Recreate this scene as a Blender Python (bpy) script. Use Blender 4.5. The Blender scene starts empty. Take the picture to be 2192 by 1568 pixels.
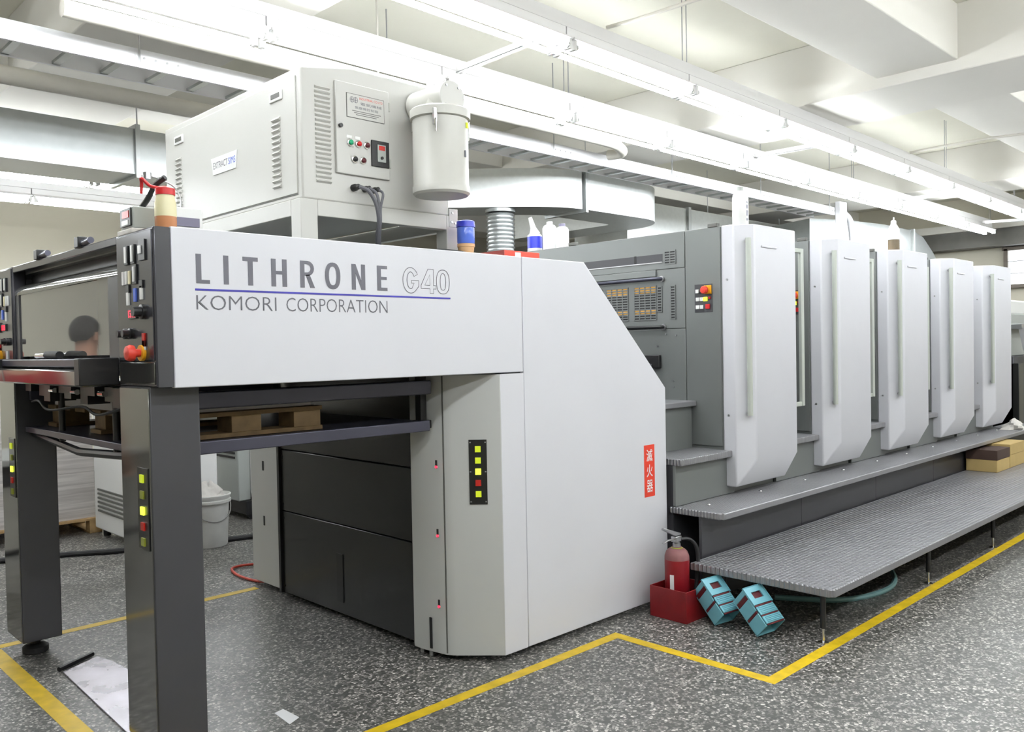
import bpy, bmesh, math, random
from mathutils import Vector, Matrix
random.seed(7)
PI = math.pi
SC = bpy.context.scene
COL = SC.collection

# ------------------------------------------------------------------ camera
cam_d = bpy.data.cameras.new('camera')
cam_d.sensor_fit = 'HORIZONTAL'; cam_d.sensor_width = 36.0
cam_d.lens = 36.0 * 1816.41 / 2192.0
cam_d.clip_start = 0.05; cam_d.clip_end = 200
cam = bpy.data.objects.new('camera', cam_d); COL.objects.link(cam)
RX = Vector((0.71443654, -0.69945164, -0.01865015))
UY = Vector((0.02854857, 0.00250718, 0.99958926))
FW = Vector((0.69911759, 0.71467553, -0.02175957))
M = Matrix.Identity(4)
for i in range(3):
    M[i][0] = RX[i]; M[i][1] = UY[i]; M[i][2] = -FW[i]
M[0][3], M[1][3], M[2][3] = -1.2159, -2.9114, 1.5
cam.matrix_world = M
SC.camera = cam

# ------------------------------------------------------------------ world, exposure
w = bpy.data.worlds.new('world'); SC.world = w; w.use_nodes = True
bg = w.node_tree.nodes['Background']; bg.inputs[0].default_value = (0.75, 0.85, 1.0, 1); bg.inputs[1].default_value = 0.6
SC.view_settings.view_transform = 'Standard'; SC.view_settings.look = 'None'
SC.view_settings.gamma = 1.0; SC.view_settings.use_curve_mapping = False
SC.view_settings.exposure = 0.46
TUBE_POWER = 34.0
SC.cycles.max_bounces = 5; SC.cycles.diffuse_bounces = 3; SC.cycles.glossy_bounces = 3; SC.cycles.transmission_bounces = 2; SC.cycles.transparent_max_bounces = 4
SC.cycles.use_denoising = True
SC.cycles.use_adaptive_sampling = True; SC.cycles.adaptive_threshold = 0.05; SC.cycles.use_light_tree = False
SC.cycles.sample_clamp_indirect = 6.0
SC.cycles.caustics_reflective = False; SC.cycles.caustics_refractive = False

# ------------------------------------------------------------------ materials
def lin(v):
    v /= 255.0
    return v / 12.92 if v <= 0.04045 else ((v + 0.055) / 1.055) ** 2.4
def rgb(r, g, b): return (lin(r), lin(g), lin(b), 1.0)
MATS = {}
def mat(name, col, rough=0.5, metal=0.0, noise=0.0, nscale=8.0, bump=0.0, bscale=60.0, coat=0.0, emit=0.0, alpha=1.0, trans=0.0, ecol=None, rvar=0.0):
    m = bpy.data.materials.new(name); m.use_nodes = True
    nt = m.node_tree; b = nt.nodes['Principled BSDF']
    b.inputs['Base Color'].default_value = col; b.inputs['Roughness'].default_value = rough; b.inputs['Metallic'].default_value = metal
    if coat: b.inputs['Coat Weight'].default_value = coat; b.inputs['Coat Roughness'].default_value = 0.1
    if emit: b.inputs['Emission Color'].default_value = ecol or col; b.inputs['Emission Strength'].default_value = emit
    if trans: b.inputs['Transmission Weight'].default_value = trans
    if alpha < 1: b.inputs['Alpha'].default_value = alpha
    if noise or bump or rvar:
        tc = nt.nodes.new('ShaderNodeTexCoord'); n = nt.nodes.new('ShaderNodeTexNoise')
        n.inputs['Scale'].default_value = nscale; n.inputs['Detail'].default_value = 5
        nt.links.new(tc.outputs['Object'], n.inputs['Vector'])
        if noise:
            mx = nt.nodes.new('ShaderNodeMix'); mx.data_type = 'RGBA'; mx.blend_type = 'MULTIPLY'; mx.inputs[0].default_value = 1.0
            rp = nt.nodes.new('ShaderNodeMapRange'); rp.inputs[1].default_value = 0.25; rp.inputs[2].default_value = 0.75
            rp.inputs[3].default_value = 1 - noise; rp.inputs[4].default_value = 1 + noise * 0.4
            nt.links.new(n.outputs['Fac'], rp.inputs[0])
            mx.inputs[6].default_value = col
            nt.links.new(rp.outputs[0], mx.inputs[7]); nt.links.new(mx.outputs[2], b.inputs['Base Color'])
        if rvar:
            r2 = nt.nodes.new('ShaderNodeMapRange'); r2.inputs[1].default_value = 0.3; r2.inputs[2].default_value = 0.7
            r2.inputs[3].default_value = max(rough - rvar, 0.02); r2.inputs[4].default_value = rough + rvar
            nt.links.new(n.outputs['Fac'], r2.inputs[0]); nt.links.new(r2.outputs[0], b.inputs['Roughness'])
        if bump:
            n2 = nt.nodes.new('ShaderNodeTexNoise'); n2.inputs['Scale'].default_value = bscale; n2.inputs['Detail'].default_value = 3
            nt.links.new(tc.outputs['Object'], n2.inputs['Vector'])
            bp = nt.nodes.new('ShaderNodeBump'); bp.inputs['Strength'].default_value = bump; bp.inputs['Distance'].default_value = 0.01
            nt.links.new(n2.outputs['Fac'], bp.inputs['Height']); nt.links.new(bp.outputs[0], b.inputs['Normal'])
    MATS[name] = m
    return m

mat('cover', rgb(222, 222, 228), 0.32, noise=0.03, nscale=2, bump=0.02, bscale=300)
mat('cover_film', rgb(222, 222, 228), 0.42, noise=0.03, nscale=3, bump=0.10, bscale=9)
mat('cover_shaded', rgb(206, 207, 205), 0.38, noise=0.04, nscale=2)  # cover white greyed down, shading of the corner faces put into the colour
mat('extractor', rgb(204, 203, 198), 0.42, noise=0.02, nscale=2)
mat('extractor_dark', rgb(190, 191, 184), 0.5)
mat('canister', rgb(199, 198, 191), 0.38, noise=0.05, nscale=6)
mat('unit_grey', rgb(118, 121, 120), 0.34, metal=0.25, noise=0.05, nscale=2)
mat('charcoal', rgb(62, 62, 66), 0.38, noise=0.06, nscale=4)
mat('charcoal_gloss', rgb(70, 70, 76), 0.2, metal=0.35, noise=0.06, nscale=3)
mat('steel_dark', rgb(112, 112, 110), 0.1, metal=0.85, noise=0.05, nscale=3)
mat('black_panel', rgb(30, 31, 30), 0.28, noise=0.1, nscale=3)
mat('black', rgb(26, 26, 28), 0.4)
mat('rubber', rgb(34, 34, 36), 0.65)
mat('navy_steel', rgb(72, 72, 86), 0.35, metal=0.4, noise=0.12, nscale=6)
mat('steel', rgb(178, 178, 180), 0.28, metal=0.9)
mat('chrome', rgb(220, 220, 220), 0.12, metal=1.0)
mat('white_plastic', rgb(238, 238, 236), 0.35)
mat('bar_ivory', rgb(192, 197, 189), 0.35, metal=0.1)
mat('white_metal', rgb(244, 243, 246), 0.4)
mat('fixture', rgb(247, 246, 246), 0.4)
mat('tray_white', rgb(240, 240, 244), 0.35)
mat('tube', (1, 1, 1, 1), 0.3, emit=TUBE_POWER, ecol=(0.93, 0.972, 1.0, 1))
mat('tube_cap', rgb(190, 190, 190), 0.3, metal=0.8)
mat('letter_grey', rgb(116, 116, 126), 0.25, metal=0.4)
mat('letter_dark', rgb(98, 98, 106), 0.35)
mat('letter_blue', rgb(66, 62, 160), 0.3)
mat('red', rgb(196, 30, 34), 0.35)
mat('red_dusty', rgb(142, 22, 32), 0.42, noise=0.2, nscale=10)
mat('dusty_rose', rgb(140, 92, 92), 0.6, noise=0.3, nscale=12)
mat('red_dark', rgb(126, 20, 26), 0.38, noise=0.2, nscale=9)
mat('sticker_red', rgb(222, 62, 40), 0.45)
mat('yellow', rgb(240, 170, 30), 0.4)
mat('estop_red', rgb(214, 60, 44), 0.4)
mat('lamp_yellow', rgb(200, 214, 30), 0.35, emit=0.25, ecol=(0.75, 0.9, 0.05, 1))
mat('lamp_lit', rgb(236, 255, 40), 0.35, emit=1.6, ecol=(0.85, 1.0, 0.05, 1))
mat('lamp_dim', rgb(150, 158, 60), 0.35)
mat('lamp_red', rgb(196, 40, 30), 0.35)
mat('led_red', (1, 0.02, 0.04, 1), 0.3, emit=2.5, ecol=(1, 0.02, 0.05, 1))
mat('green', rgb(20, 160, 110), 0.3)
mat('teal', rgb(120, 186, 202), 0.35, noise=0.05, nscale=10)
mat('maroon', rgb(88, 22, 30), 0.5)
mat('galv', rgb(180, 184, 184), 0.34, metal=0.55, noise=0.06, nscale=14, rvar=0.03)
mat('galv_light', rgb(214, 217, 216), 0.4, metal=0.35, noise=0.06, nscale=24)
mat('pipe_white', rgb(222, 218, 208), 0.5, noise=0.06, nscale=5)
mat('wood_shaded', rgb(120, 96, 62), 0.7, noise=0.35, nscale=18)  # pallet wood with the shade inside the delivery put into its colour
mat('glass_dark', rgb(120, 120, 118), 0.035, metal=0.45)
mat('steel_stained', rgb(200, 196, 204), 0.3, metal=0.6, noise=0.35, nscale=5, rvar=0.1)
mat('wood', rgb(190, 158, 110), 0.65, noise=0.3, nscale=20)
mat('paper', rgb(226, 222, 222), 0.75, noise=0.03, nscale=4)
mat('paper_white', rgb(244, 244, 246), 0.7)
mat('cardboard', rgb(196, 170, 112), 0.75, noise=0.08, nscale=8)
mat('cardboard_dark', rgb(70, 52, 44), 0.7)
mat('rag', rgb(226, 222, 216), 0.85, noise=0.1, nscale=30)
mat('bucket', rgb(216, 216, 212), 0.4, noise=0.1, nscale=12)
mat('blue_plastic', rgb(50, 60, 190), 0.3)
mat('blue_clear', rgb(90, 120, 220), 0.15, noise=0.1, nscale=20)
mat('tan', rgb(226, 180, 132), 0.5)
mat('amber', rgb(190, 130, 90), 0.25)
mat('oil_dark', rgb(112, 98, 78), 0.25)
mat('cream_plastic', rgb(230, 222, 180), 0.35)
mat('bottle_green', rgb(80, 180, 30), 0.3)
mat('clear_plastic', rgb(210, 220, 220), 0.1, alpha=0.55)
mat('orange_box', rgb(226, 74, 54), 0.4, noise=0.08, nscale=14)
mat('rose_box', rgb(190, 96, 90), 0.5, noise=0.08, nscale=14)
mat('grey_device', rgb(168, 172, 168), 0.45)
mat('purple_grey', rgb(112, 108, 130), 0.4)
mat('cable', rgb(92, 92, 98), 0.5)
mat('cable_red', rgb(190, 60, 40), 0.5)
mat('hose_teal', rgb(110, 150, 152), 0.4)
mat('ochre', rgb(226, 170, 80), 0.6)
mat('skin', rgb(214, 160, 132), 0.5)
mat('hair', rgb(36, 30, 30), 0.6, bump=0.4, bscale=120)
mat('shirt', rgb(176, 40, 50), 0.8)
mat('trousers', rgb(44, 48, 62), 0.8)
mat('shoe', rgb(30, 28, 28), 0.5)
mat('wall', rgb(234, 228, 210), 0.8, noise=0.04, nscale=1.5)
mat('ceiling', rgb(242, 239, 224), 0.85, noise=0.05, nscale=1.2)
mat('beam', rgb(240, 237, 229), 0.8, noise=0.03, nscale=1.5)
mat('dust', rgb(126, 124, 120), 0.7, noise=0.15, nscale=6)
mat('daylight', (0.9, 0.96, 1, 1), 0.5, emit=2.2, ecol=(0.9, 0.96, 1, 1))
mat('window_frame', rgb(120, 110, 100), 0.5)
mat('cream_panel', rgb(240, 240, 238), 0.5)
mat('louver_dark', rgb(96, 96, 92), 0.6)

def diamond(name, col, rough, scale, rot, strength):
    m = mat(name, col, rough, metal=0.55, noise=0.1, nscale=3)
    nt = m.node_tree; b = nt.nodes['Principled BSDF']
    tc = nt.nodes.new('ShaderNodeTexCoord'); mp = nt.nodes.new('ShaderNodeMapping')
    mp.inputs['Rotation'].default_value = (0, 0, rot); mp.inputs['Scale'].default_value = (scale, scale, scale)
    nt.links.new(tc.outputs['Object'], mp.inputs['Vector'])
    sep = nt.nodes.new('ShaderNodeSeparateXYZ'); nt.links.new(mp.outputs[0], sep.inputs[0])
    def mth(op, a, bb=None):
        n = nt.nodes.new('ShaderNodeMath'); n.operation = op
        nt.links.new(a, n.inputs[0])
        if bb is not None:
            if isinstance(bb, (int, float)): n.inputs[1].default_value = bb
            else: nt.links.new(bb, n.inputs[1])
        return n.outputs[0]
    sx = mth('SINE', sep.outputs[0]); sy = mth('SINE', sep.outputs[1])
    h = mth('MAXIMUM', mth('MULTIPLY', sx, sy), 0.0)
    bp = nt.nodes.new('ShaderNodeBump'); bp.inputs['Strength'].default_value = strength; bp.inputs['Distance'].default_value = 0.008
    nt.links.new(h, bp.inputs['Height']); nt.links.new(bp.outputs[0], b.inputs['Normal'])
diamond('plate', rgb(156, 156, 160), 0.36, 165.0, PI / 4, 1.0)
diamond('plate_step', rgb(160, 160, 164), 0.34, 210.0, PI / 4, 1.0)

def terrazzo():
    m = bpy.data.materials.new('terrazzo'); m.use_nodes = True; nt = m.node_tree; b = nt.nodes['Principled BSDF']
    tc = nt.nodes.new('ShaderNodeTexCoord')
    def vor(scale, feat):
        v = nt.nodes.new('ShaderNodeTexVoronoi'); v.feature = feat; v.inputs['Scale'].default_value = scale
        v.inputs['Randomness'].default_value = 1.0
        nt.links.new(tc.outputs['Object'], v.inputs['Vector']); return v
    v1 = vor(78, 'F1'); ve = vor(78, 'DISTANCE_TO_EDGE')
    sep = nt.nodes.new('ShaderNodeSeparateColor'); nt.links.new(v1.outputs['Color'], sep.inputs[0])
    rp = nt.nodes.new('ShaderNodeValToRGB'); el = rp.color_ramp.elements
    el[0].position = 0.0; el[0].color = rgb(58, 58, 56); el[1].position = 1.0; el[1].color = rgb(222, 218, 212)
    e = el.new(0.3); e.color = rgb(78, 78, 74)
    e = el.new(0.45); e.color = rgb(118, 116, 112)
    e = el.new(0.75); e.color = rgb(160, 156, 150)
    nt.links.new(sep.outputs[0], rp.inputs[0])
    er = nt.nodes.new('ShaderNodeMapRange'); er.inputs[1].default_value = 0.0; er.inputs[2].default_value = 0.2
    nt.links.new(ve.outputs['Distance'], er.inputs[0])
    mx = nt.nodes.new('ShaderNodeMix'); mx.data_type = 'RGBA'; mx.inputs[6].default_value = rgb(74, 74, 72)
    nt.links.new(er.outputs[0], mx.inputs[0]); nt.links.new(rp.outputs[0], mx.inputs[7])
    n = nt.nodes.new('ShaderNodeTexNoise'); n.inputs['Scale'].default_value = 1.3; n.inputs['Detail'].default_value = 6
    nt.links.new(tc.outputs['Object'], n.inputs['Vector'])
    r2 = nt.nodes.new('ShaderNodeMapRange'); r2.inputs[1].default_value = 0.3; r2.inputs[2].default_value = 0.7; r2.inputs[3].default_value = 0.82; r2.inputs[4].default_value = 1.08
    nt.links.new(n.outputs['Fac'], r2.inputs[0])
    m2 = nt.nodes.new('ShaderNodeMix'); m2.data_type = 'RGBA'; m2.blend_type = 'MULTIPLY'; m2.inputs[0].default_value = 1
    nt.links.new(mx.outputs[2], m2.inputs[6]); nt.links.new(r2.outputs[0], m2.inputs[7]); nt.links.new(m2.outputs[2], b.inputs['Base Color'])
    r3 = nt.nodes.new('ShaderNodeMapRange'); r3.inputs[1].default_value = 0.3; r3.inputs[2].default_value = 0.7; r3.inputs[3].default_value = 0.28; r3.inputs[4].default_value = 0.5
    nt.links.new(n.outputs['Fac'], r3.inputs[0]); nt.links.new(r3.outputs[0], b.inputs['Roughness'])
    MATS['terrazzo'] = m
terrazzo()

def tape_mat():
    m = mat('tape', rgb(226, 190, 30), 0.45, noise=0.25, nscale=14)
tape_mat()

def stack_mat():
    # ream edges: fine horizontal sheet lines
    m = bpy.data.materials.new('stack'); m.use_nodes = True; nt = m.node_tree; b = nt.nodes['Principled BSDF']
    tc = nt.nodes.new('ShaderNodeTexCoord'); mp = nt.nodes.new('ShaderNodeMapping'); mp.inputs['Scale'].default_value = (1.5, 1.5, 45)
    n = nt.nodes.new('ShaderNodeTexNoise'); n.inputs['Scale'].default_value = 1.0; n.inputs['Detail'].default_value = 6
    nt.links.new(tc.outputs['Object'], mp.inputs[0]); nt.links.new(mp.outputs[0], n.inputs['Vector'])
    r = nt.nodes.new('ShaderNodeValToRGB'); r.color_ramp.elements[0].position = 0.3; r.color_ramp.elements[0].color = rgb(176, 170, 168)
    r.color_ramp.elements[1].position = 0.62; r.color_ramp.elements[1].color = rgb(222, 217, 214)
    nt.links.new(n.outputs['Fac'], r.inputs[0]); nt.links.new(r.outputs[0], b.inputs['Base Color'])
    b.inputs['Roughness'].default_value = 0.8
    MATS['stack'] = m
stack_mat()

# ------------------------------------------------------------------ mesh helpers
class MB:
    def __init__(s): s.v = []; s.f = []; s.sm = False
    def add(s, vs, fs):
        o = len(s.v); s.v += [Vector(p) for p in vs]; s.f += [tuple(i + o for i in f) for f in fs]; return s
    def box(s, x0, x1, y0, y1, z0, z1):
        if x0 > x1: x0, x1 = x1, x0
        if y0 > y1: y0, y1 = y1, y0
        if z0 > z1: z0, z1 = z1, z0
        return s.add([(x0,y0,z0),(x1,y0,z0),(x1,y1,z0),(x0,y1,z0),(x0,y0,z1),(x1,y0,z1),(x1,y1,z1),(x0,y1,z1)],
                     [(0,3,2,1),(4,5,6,7),(0,1,5,4),(1,2,6,5),(2,3,7,6),(3,0,4,7)])
    def prism(s, poly, axis, a, b):
        # poly: 2D points; axis 'x' -> (y,z), 'y' -> (x,z), 'z' -> (x,y)
        def P(p, t):
            return {'x': (t, p[0], p[1]), 'y': (p[0], t, p[1]), 'z': (p[0], p[1], t)}[axis]
        n = len(poly)
        vs = [P(p, a) for p in poly] + [P(p, b) for p in poly]
        fs = [tuple(range(n)), tuple(range(2*n-1, n-1, -1))] + [(i, n+i, n+(i+1) % n, (i+1) % n) for i in range(n)]
        return s.add(vs, fs)
    def cyl(s, p0, p1, r0, r1=None, n=16, caps=True):
        r1 = r0 if r1 is None else r1
        p0, p1 = Vector(p0), Vector(p1); d = (p1 - p0).normalized()
        a = Vector((0,0,1)) if abs(d.z) < .9 else Vector((1,0,0)); u = d.cross(a).normalized(); v = d.cross(u)
        vs = []
        for p, r in ((p0, r0), (p1, r1)):
            vs += [p + (u*math.cos(2*PI*i/n) + v*math.sin(2*PI*i/n))*r for i in range(n)]
        fs = [(i, (i+1) % n, n+(i+1) % n, n+i) for i in range(n)]
        if caps: fs += [tuple(range(n-1, -1, -1)), tuple(range(n, 2*n))]
        s.sm = True
        return s.add(vs, fs)
    def lathe(s, c, prof, n=24, axis='z'):
        vs = []; k = len(prof)
        for r, h in prof:
            for i in range(n):
                a = 2*PI*i/n; p = (r*math.cos(a), r*math.sin(a), h)
                if axis == 'y': p = (p[0], p[2], p[1])
                if axis == 'x': p = (p[2], p[0], p[1])
                vs.append((c[0]+p[0], c[1]+p[1], c[2]+p[2]))
        fs = [(j*n+i, j*n+(i+1) % n, (j+1)*n+(i+1) % n, (j+1)*n+i) for j in range(k-1) for i in range(n)]
        if prof[0][0] > 1e-4: fs.append(tuple(range(n-1, -1, -1)))
        if prof[-1][0] > 1e-4: fs.append(tuple((k-1)*n+i for i in range(n)))
        s.sm = True
        return s.add(vs, fs)
    def tube(s, pts, r, n=8, closed=False):
        pts = [Vector(p) for p in pts]; m = len(pts); vs = []
        up = Vector((0, 0, 1)); prev = None
        for i, p in enumerate(pts):
            a = pts[i-1] if (i > 0 or closed) else p; b = pts[(i+1) % m] if (i < m-1 or closed) else p
            d = (b - a).normalized()
            if prev is None:
                t = up if abs(d.z) < .95 else Vector((1, 0, 0)); u = d.cross(t).normalized()
            else:
                u = (prev - d*prev.dot(d)); u = u.normalized() if u.length > 1e-6 else d.orthogonal().normalized()
            prev = u; v = d.cross(u); rr = r[i] if isinstance(r, (list, tuple)) else r
            vs += [p + (u*math.cos(2*PI*j/n) + v*math.sin(2*PI*j/n))*rr for j in range(n)]
        fs = []
        for i in range(m if closed else m-1):
            q = (i+1) % m
            fs += [(i*n+j, i*n+(j+1) % n, q*n+(j+1) % n, q*n+j) for j in range(n)]
        if not closed: fs += [tuple(range(n-1, -1, -1)), tuple((m-1)*n+j for j in range(n))]
        s.sm = True
        return s.add(vs, fs)
    def xf(s, m):
        s.v = [m @ p for p in s.v]; return s
    def build(s, name, m, parent=None, bevel=0.0, local=False, seg=2, smooth=None):
        me = bpy.data.meshes.new(name)
        off = Vector((0, 0, 0))
        if parent is not None and not local:
            q = parent
            while q is not None: off += q.location; q = q.parent
        me.from_pydata([tuple(p - off) for p in s.v], [], s.f); me.validate()
        bm = bmesh.new(); bm.from_mesh(me); bmesh.ops.recalc_face_normals(bm, faces=bm.faces); bm.to_mesh(me); bm.free()
        if isinstance(m, str): m = MATS[m]
        me.materials.append(m)
        if s.sm if smooth is None else smooth:
            me.polygons.foreach_set('use_smooth', [True]*len(me.polygons)); me.set_sharp_from_angle(angle=math.radians(40))
        o = bpy.data.objects.new(name, me); COL.objects.link(o)
        if parent is not None: o.parent = parent
        if bevel:
            b = o.modifiers.new('bevel', 'BEVEL'); b.width = bevel; b.segments = seg; b.limit_method = 'ANGLE'; b.angle_limit = math.radians(35)
            me.polygons.foreach_set('use_smooth', [True]*len(me.polygons)); me.set_sharp_from_angle(angle=math.radians(40))
        return o
def box(name, m, parent, x0, x1, y0, y1, z0, z1, bevel=0.0): return MB().box(x0, x1, y0, y1, z0, z1).build(name, m, parent, bevel)
def tag(o, label, cat, group=None):
    o['label'] = label; o['category'] = cat
    if group: o['group'] = group
    return o
def thing(name, label, cat, loc=(0, 0, 0), group=None):
    o = bpy.data.objects.new(name, None); o.empty_display_size = 0.1; COL.objects.link(o); o.location = loc
    return tag(o, label, cat, group)
def struct(o): o['kind'] = 'structure'; return o
def children(o): return [c for c in bpy.data.objects if c.parent == o]
def copy_tree(o, parent=None):
    c = o.copy(); COL.objects.link(c)
    if parent is not None: c.parent = parent
    for ch in KIDS[o.name]: copy_tree(ch, c)
    return c
KIDS = {}
def index_kids():
    KIDS.clear()
    for o in bpy.data.objects: KIDS.setdefault(o.name, [])
    for o in bpy.data.objects:
        if o.parent: KIDS[o.parent.name].append(o)
def arc(c, r, a0, a1, n):
    return [(c[0]+r*math.cos(a0+(a1-a0)*i/n), c[1]+r*math.sin(a0+(a1-a0)*i/n)) for i in range(n+1)]
def smoothpath(pts, k=6):
    # Catmull-Rom
    P = [Vector(p) for p in pts]; P = [P[0]*2-P[1]] + P + [P[-1]*2-P[-2]]; out = []
    for i in range(1, len(P)-2):
        for j in range(k):
            t = j/k; a, b, c, d = P[i-1], P[i], P[i+1], P[i+2]
            out.append(0.5*((2*b)+(c-a)*t+(2*a-5*b+4*c-d)*t*t+(3*b-a-3*c+d)*t**3))
    out.append(P[-2]); return out

def text_mesh(body, x0, x1, z0, z1, plane, depth, name, m, parent, bold=0.0, split=False):
    """flat lettering fitted to a box; plane = ('y', value, sign) faces -Y, ('x', value) faces -X (left to right = decreasing y)"""
    c = bpy.data.curves.new('lettering', 'FONT'); c.body = body; c.extrude = 0.0; c.offset = bold; c.resolution_u = 3
    o = bpy.data.objects.new('lettering', c); COL.objects.link(o); bpy.context.view_layer.update()
    me = bpy.data.meshes.new_from_object(o.evaluated_get(bpy.context.evaluated_depsgraph_get()))
    bpy.data.objects.remove(o); bpy.data.curves.remove(c)
    xs = [v.co.x for v in me.vertices]; ys = [v.co.y for v in me.vertices]
    ax, bx, ay, by = min(xs), max(xs), min(ys), max(ys)
    off = Vector((0, 0, 0)); q = parent
    while q is not None: off += q.location; q = q.parent
    for v in me.vertices:
        u = x0 + (v.co.x-ax)/(bx-ax)*(x1-x0); t = z0 + (v.co.y-ay)/(by-ay)*(z1-z0)
        v.co = (Vector((u, plane[1]-depth, t)) if plane[0] == 'y' else Vector((plane[1]-depth, u, t))) - off
    me.materials.clear(); me.materials.append(MATS[m]); me.name = name
    if split:
        bm = bmesh.new(); bm.from_mesh(me); bmesh.ops.remove_doubles(bm, verts=bm.verts, dist=1e-6); seen = set(); made = []
        for f0 in bm.faces:
            if f0 in seen: continue
            stack = [f0]; isl = []
            while stack:
                q = stack.pop()
                if q in seen: continue
                seen.add(q); isl.append(q)
                for e in q.edges: stack += [k for k in e.link_faces if k not in seen]
            vs = list({v for q in isl for v in q.verts}); ix = {v: i for i, v in enumerate(vs)}
            m2 = bpy.data.meshes.new('letter'); m2.from_pydata([tuple(v.co) for v in vs], [], [tuple(ix[v] for v in q.verts) for q in isl]); m2.materials.append(MATS[m])
            b = bpy.data.objects.new('letter', m2); COL.objects.link(b); b.parent = parent; made.append(b)
        bm.free(); return made
    b = bpy.data.objects.new(name, me); COL.objects.link(b); b.parent = parent
    return b

# ------------------------------------------------------------------ setting
struct(MB().box(-6, 14.6, -8, 9.5, -0.1, 0).build('floor', 'terrazzo'))
struct(MB().box(-6, 14.6, 9.5, 9.7, 0, 4.0).build('wall_back', 'wall'))
struct(MB().box(-6, 14.6, -8.2, -8, 0, 4.0).build('wall_front', 'wall'))
struct(MB().box(-6.2, -6, -8, 9.5, 0, 4.0).build('wall_left', 'wall'))
wr = struct(MB().box(14.6, 14.8, -8, 9.5, 0, 4.0).build('wall_right', 'wall'))
ceil = struct(MB().box(-6.2, 14.8, -8.2, 9.7, 3.9, 4.05).build('ceiling', 'ceiling'))
for x0 in (-4.4, 0.5, 5.36, 10.27):
    box('beam', 'beam', ceil, x0, x0+0.93, -8, 9.5, 3.42, 3.9, 0.008)
for y0 in (-5.2, -0.8, 3.9, 7.9):
    box('beam', 'beam', ceil, -6, 14.6, y0, y0+0.58, 3.5, 3.9, 0.008)
box('lintel', 'dust', wr, 14.25, 14.6, -6, 4.5, 3.02, 3.3)
box('lintel', 'beam', wr, 14.15, 14.6, -6, 4.5, 3.3, 3.42)
win = struct(MB().box(14.56, 14.6, -5.2, 1.42, 2.36, 2.98).build('window_1', 'daylight'))
for z in (2.36, 2.98): box('window_frame', 'window_frame', win, 14.5, 14.6, -5.25, 1.47, z-0.03, z+0.03)
for y in (1.42, -0.2, -1.9, -3.5): box('window_frame', 'window_frame', win, 14.5, 14.6, y-0.03, y+0.03, 2.36, 2.98)
for z in (2.57, 2.77): box('window_frame', 'white_metal', win, 14.53, 14.6, -5.2, 1.42, z-0.008, z+0.008)
struct(MB().box(-6, 14.6, 9.46, 9.5, 0, 0.12).build('baseboard_back', 'dust'))

# yellow floor tape
def tape(x0, x1, y0, y1, label): tag(box('floor_tape', 'tape', None, x0, x1, y0, y1, 0.0, 0.0012), label, 'floor tape', 'yellow floor tapes')
tape(-2.0, 2.23, -0.185, -0.125, 'yellow floor tape running along the white delivery cover')
tape(2.17, 2.23, -1.06, -0.185, 'short yellow floor tape in front of the fire extinguisher box')
tape(2.23, 14.0, -1.06, -1.0, 'long yellow floor tape beside the tread plate footboard')
tape(-0.16, -0.085, -2.2, 2.03, 'yellow floor tape crossing the bottom left corner by the posts')
tape(-0.085, 1.36, 2.05, 2.11, 'yellow floor tape behind the charcoal posts under the delivery')
tape(-2.4, -0.16, 2.05, 2.11, 'short yellow floor tape at the left edge behind the far post')

# ------------------------------------------------------------------ delivery unit
D = thing('delivery_unit', 'white delivery end of the printing press with large lettering and charcoal posts', 'printing press', (1.4, 1.0, 0))
T = 0.03
# front side covers
cA = MB().box(0, 1.709, 0, T, 1.381, 1.94).build('side_cover', 'cover', D, 0.004)
cA['label'] = 'long white upper side cover carrying the lettering'
cB = MB().prism([(1.713, 0.03), (2.88, 0.03), (2.88, 1.25), (2.173, 1.94), (1.713, 1.94)], 'y', 0, T).build('side_cover', 'cover', D, 0.004)
cB['label'] = 'white five-sided side cover with sloping corner'
cC = MB().prism([(1.551, 0.0), (1.575, 0.0), (1.575, 0.06), (1.44, 0.22), (1.37, 0.43), (1.34, 0.43), (1.34, 0.36), (1.365, 0.215), (1.393, 0.169)], 'z', 0.03, 1.375).build('corner_cover', 'cover_shaded', D, 0.003)
MB().box(1.552, 1.709, -0.001, 0.04, 0.03, 1.375).build('side_cover', 'cover', D, 0.002)
cC['label'] = 'white chamfered corner cover of the delivery, toned grey for shade'
box('seam', 'louver_dark', D, 1.3655, 1.3695, 0.205, 0.212, 0.04, 1.37)
# rear covers
MB().box(0, 1.71, 2.02, 2.05, 1.381, 1.94).build('side_cover', 'cover', D, 0.004)
MB().prism([(1.44, 0.03), (2.88, 0.03), (2.88, 1.25), (2.173, 1.94), (1.44, 1.94)], 'y', 2.17, 2.2).build('side_cover', 'cover', D, 0.004)
rc = MB().box(1.40, 1.46, 1.79, 2.2, 0.03, 1.375).build('corner_cover', 'cover_shaded', D, 0.003)
for z in (1.10, 0.75, 0.4): box('slot', 'black', rc, 1.397, 1.401, 2.03, 2.045, z, z+0.06)
# body inside
MB().prism([(1.42, 0.06), (2.84, 0.06), (2.84, 1.22), (2.15, 1.9), (1.42, 1.9)], 'y', 0.26, 2.17).build('body', 'charcoal', D)
MB().box(0.0, 2.15, 0.03, 2.02, 1.90, 1.932).build('top_plate', 'unit_grey', D)
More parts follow.
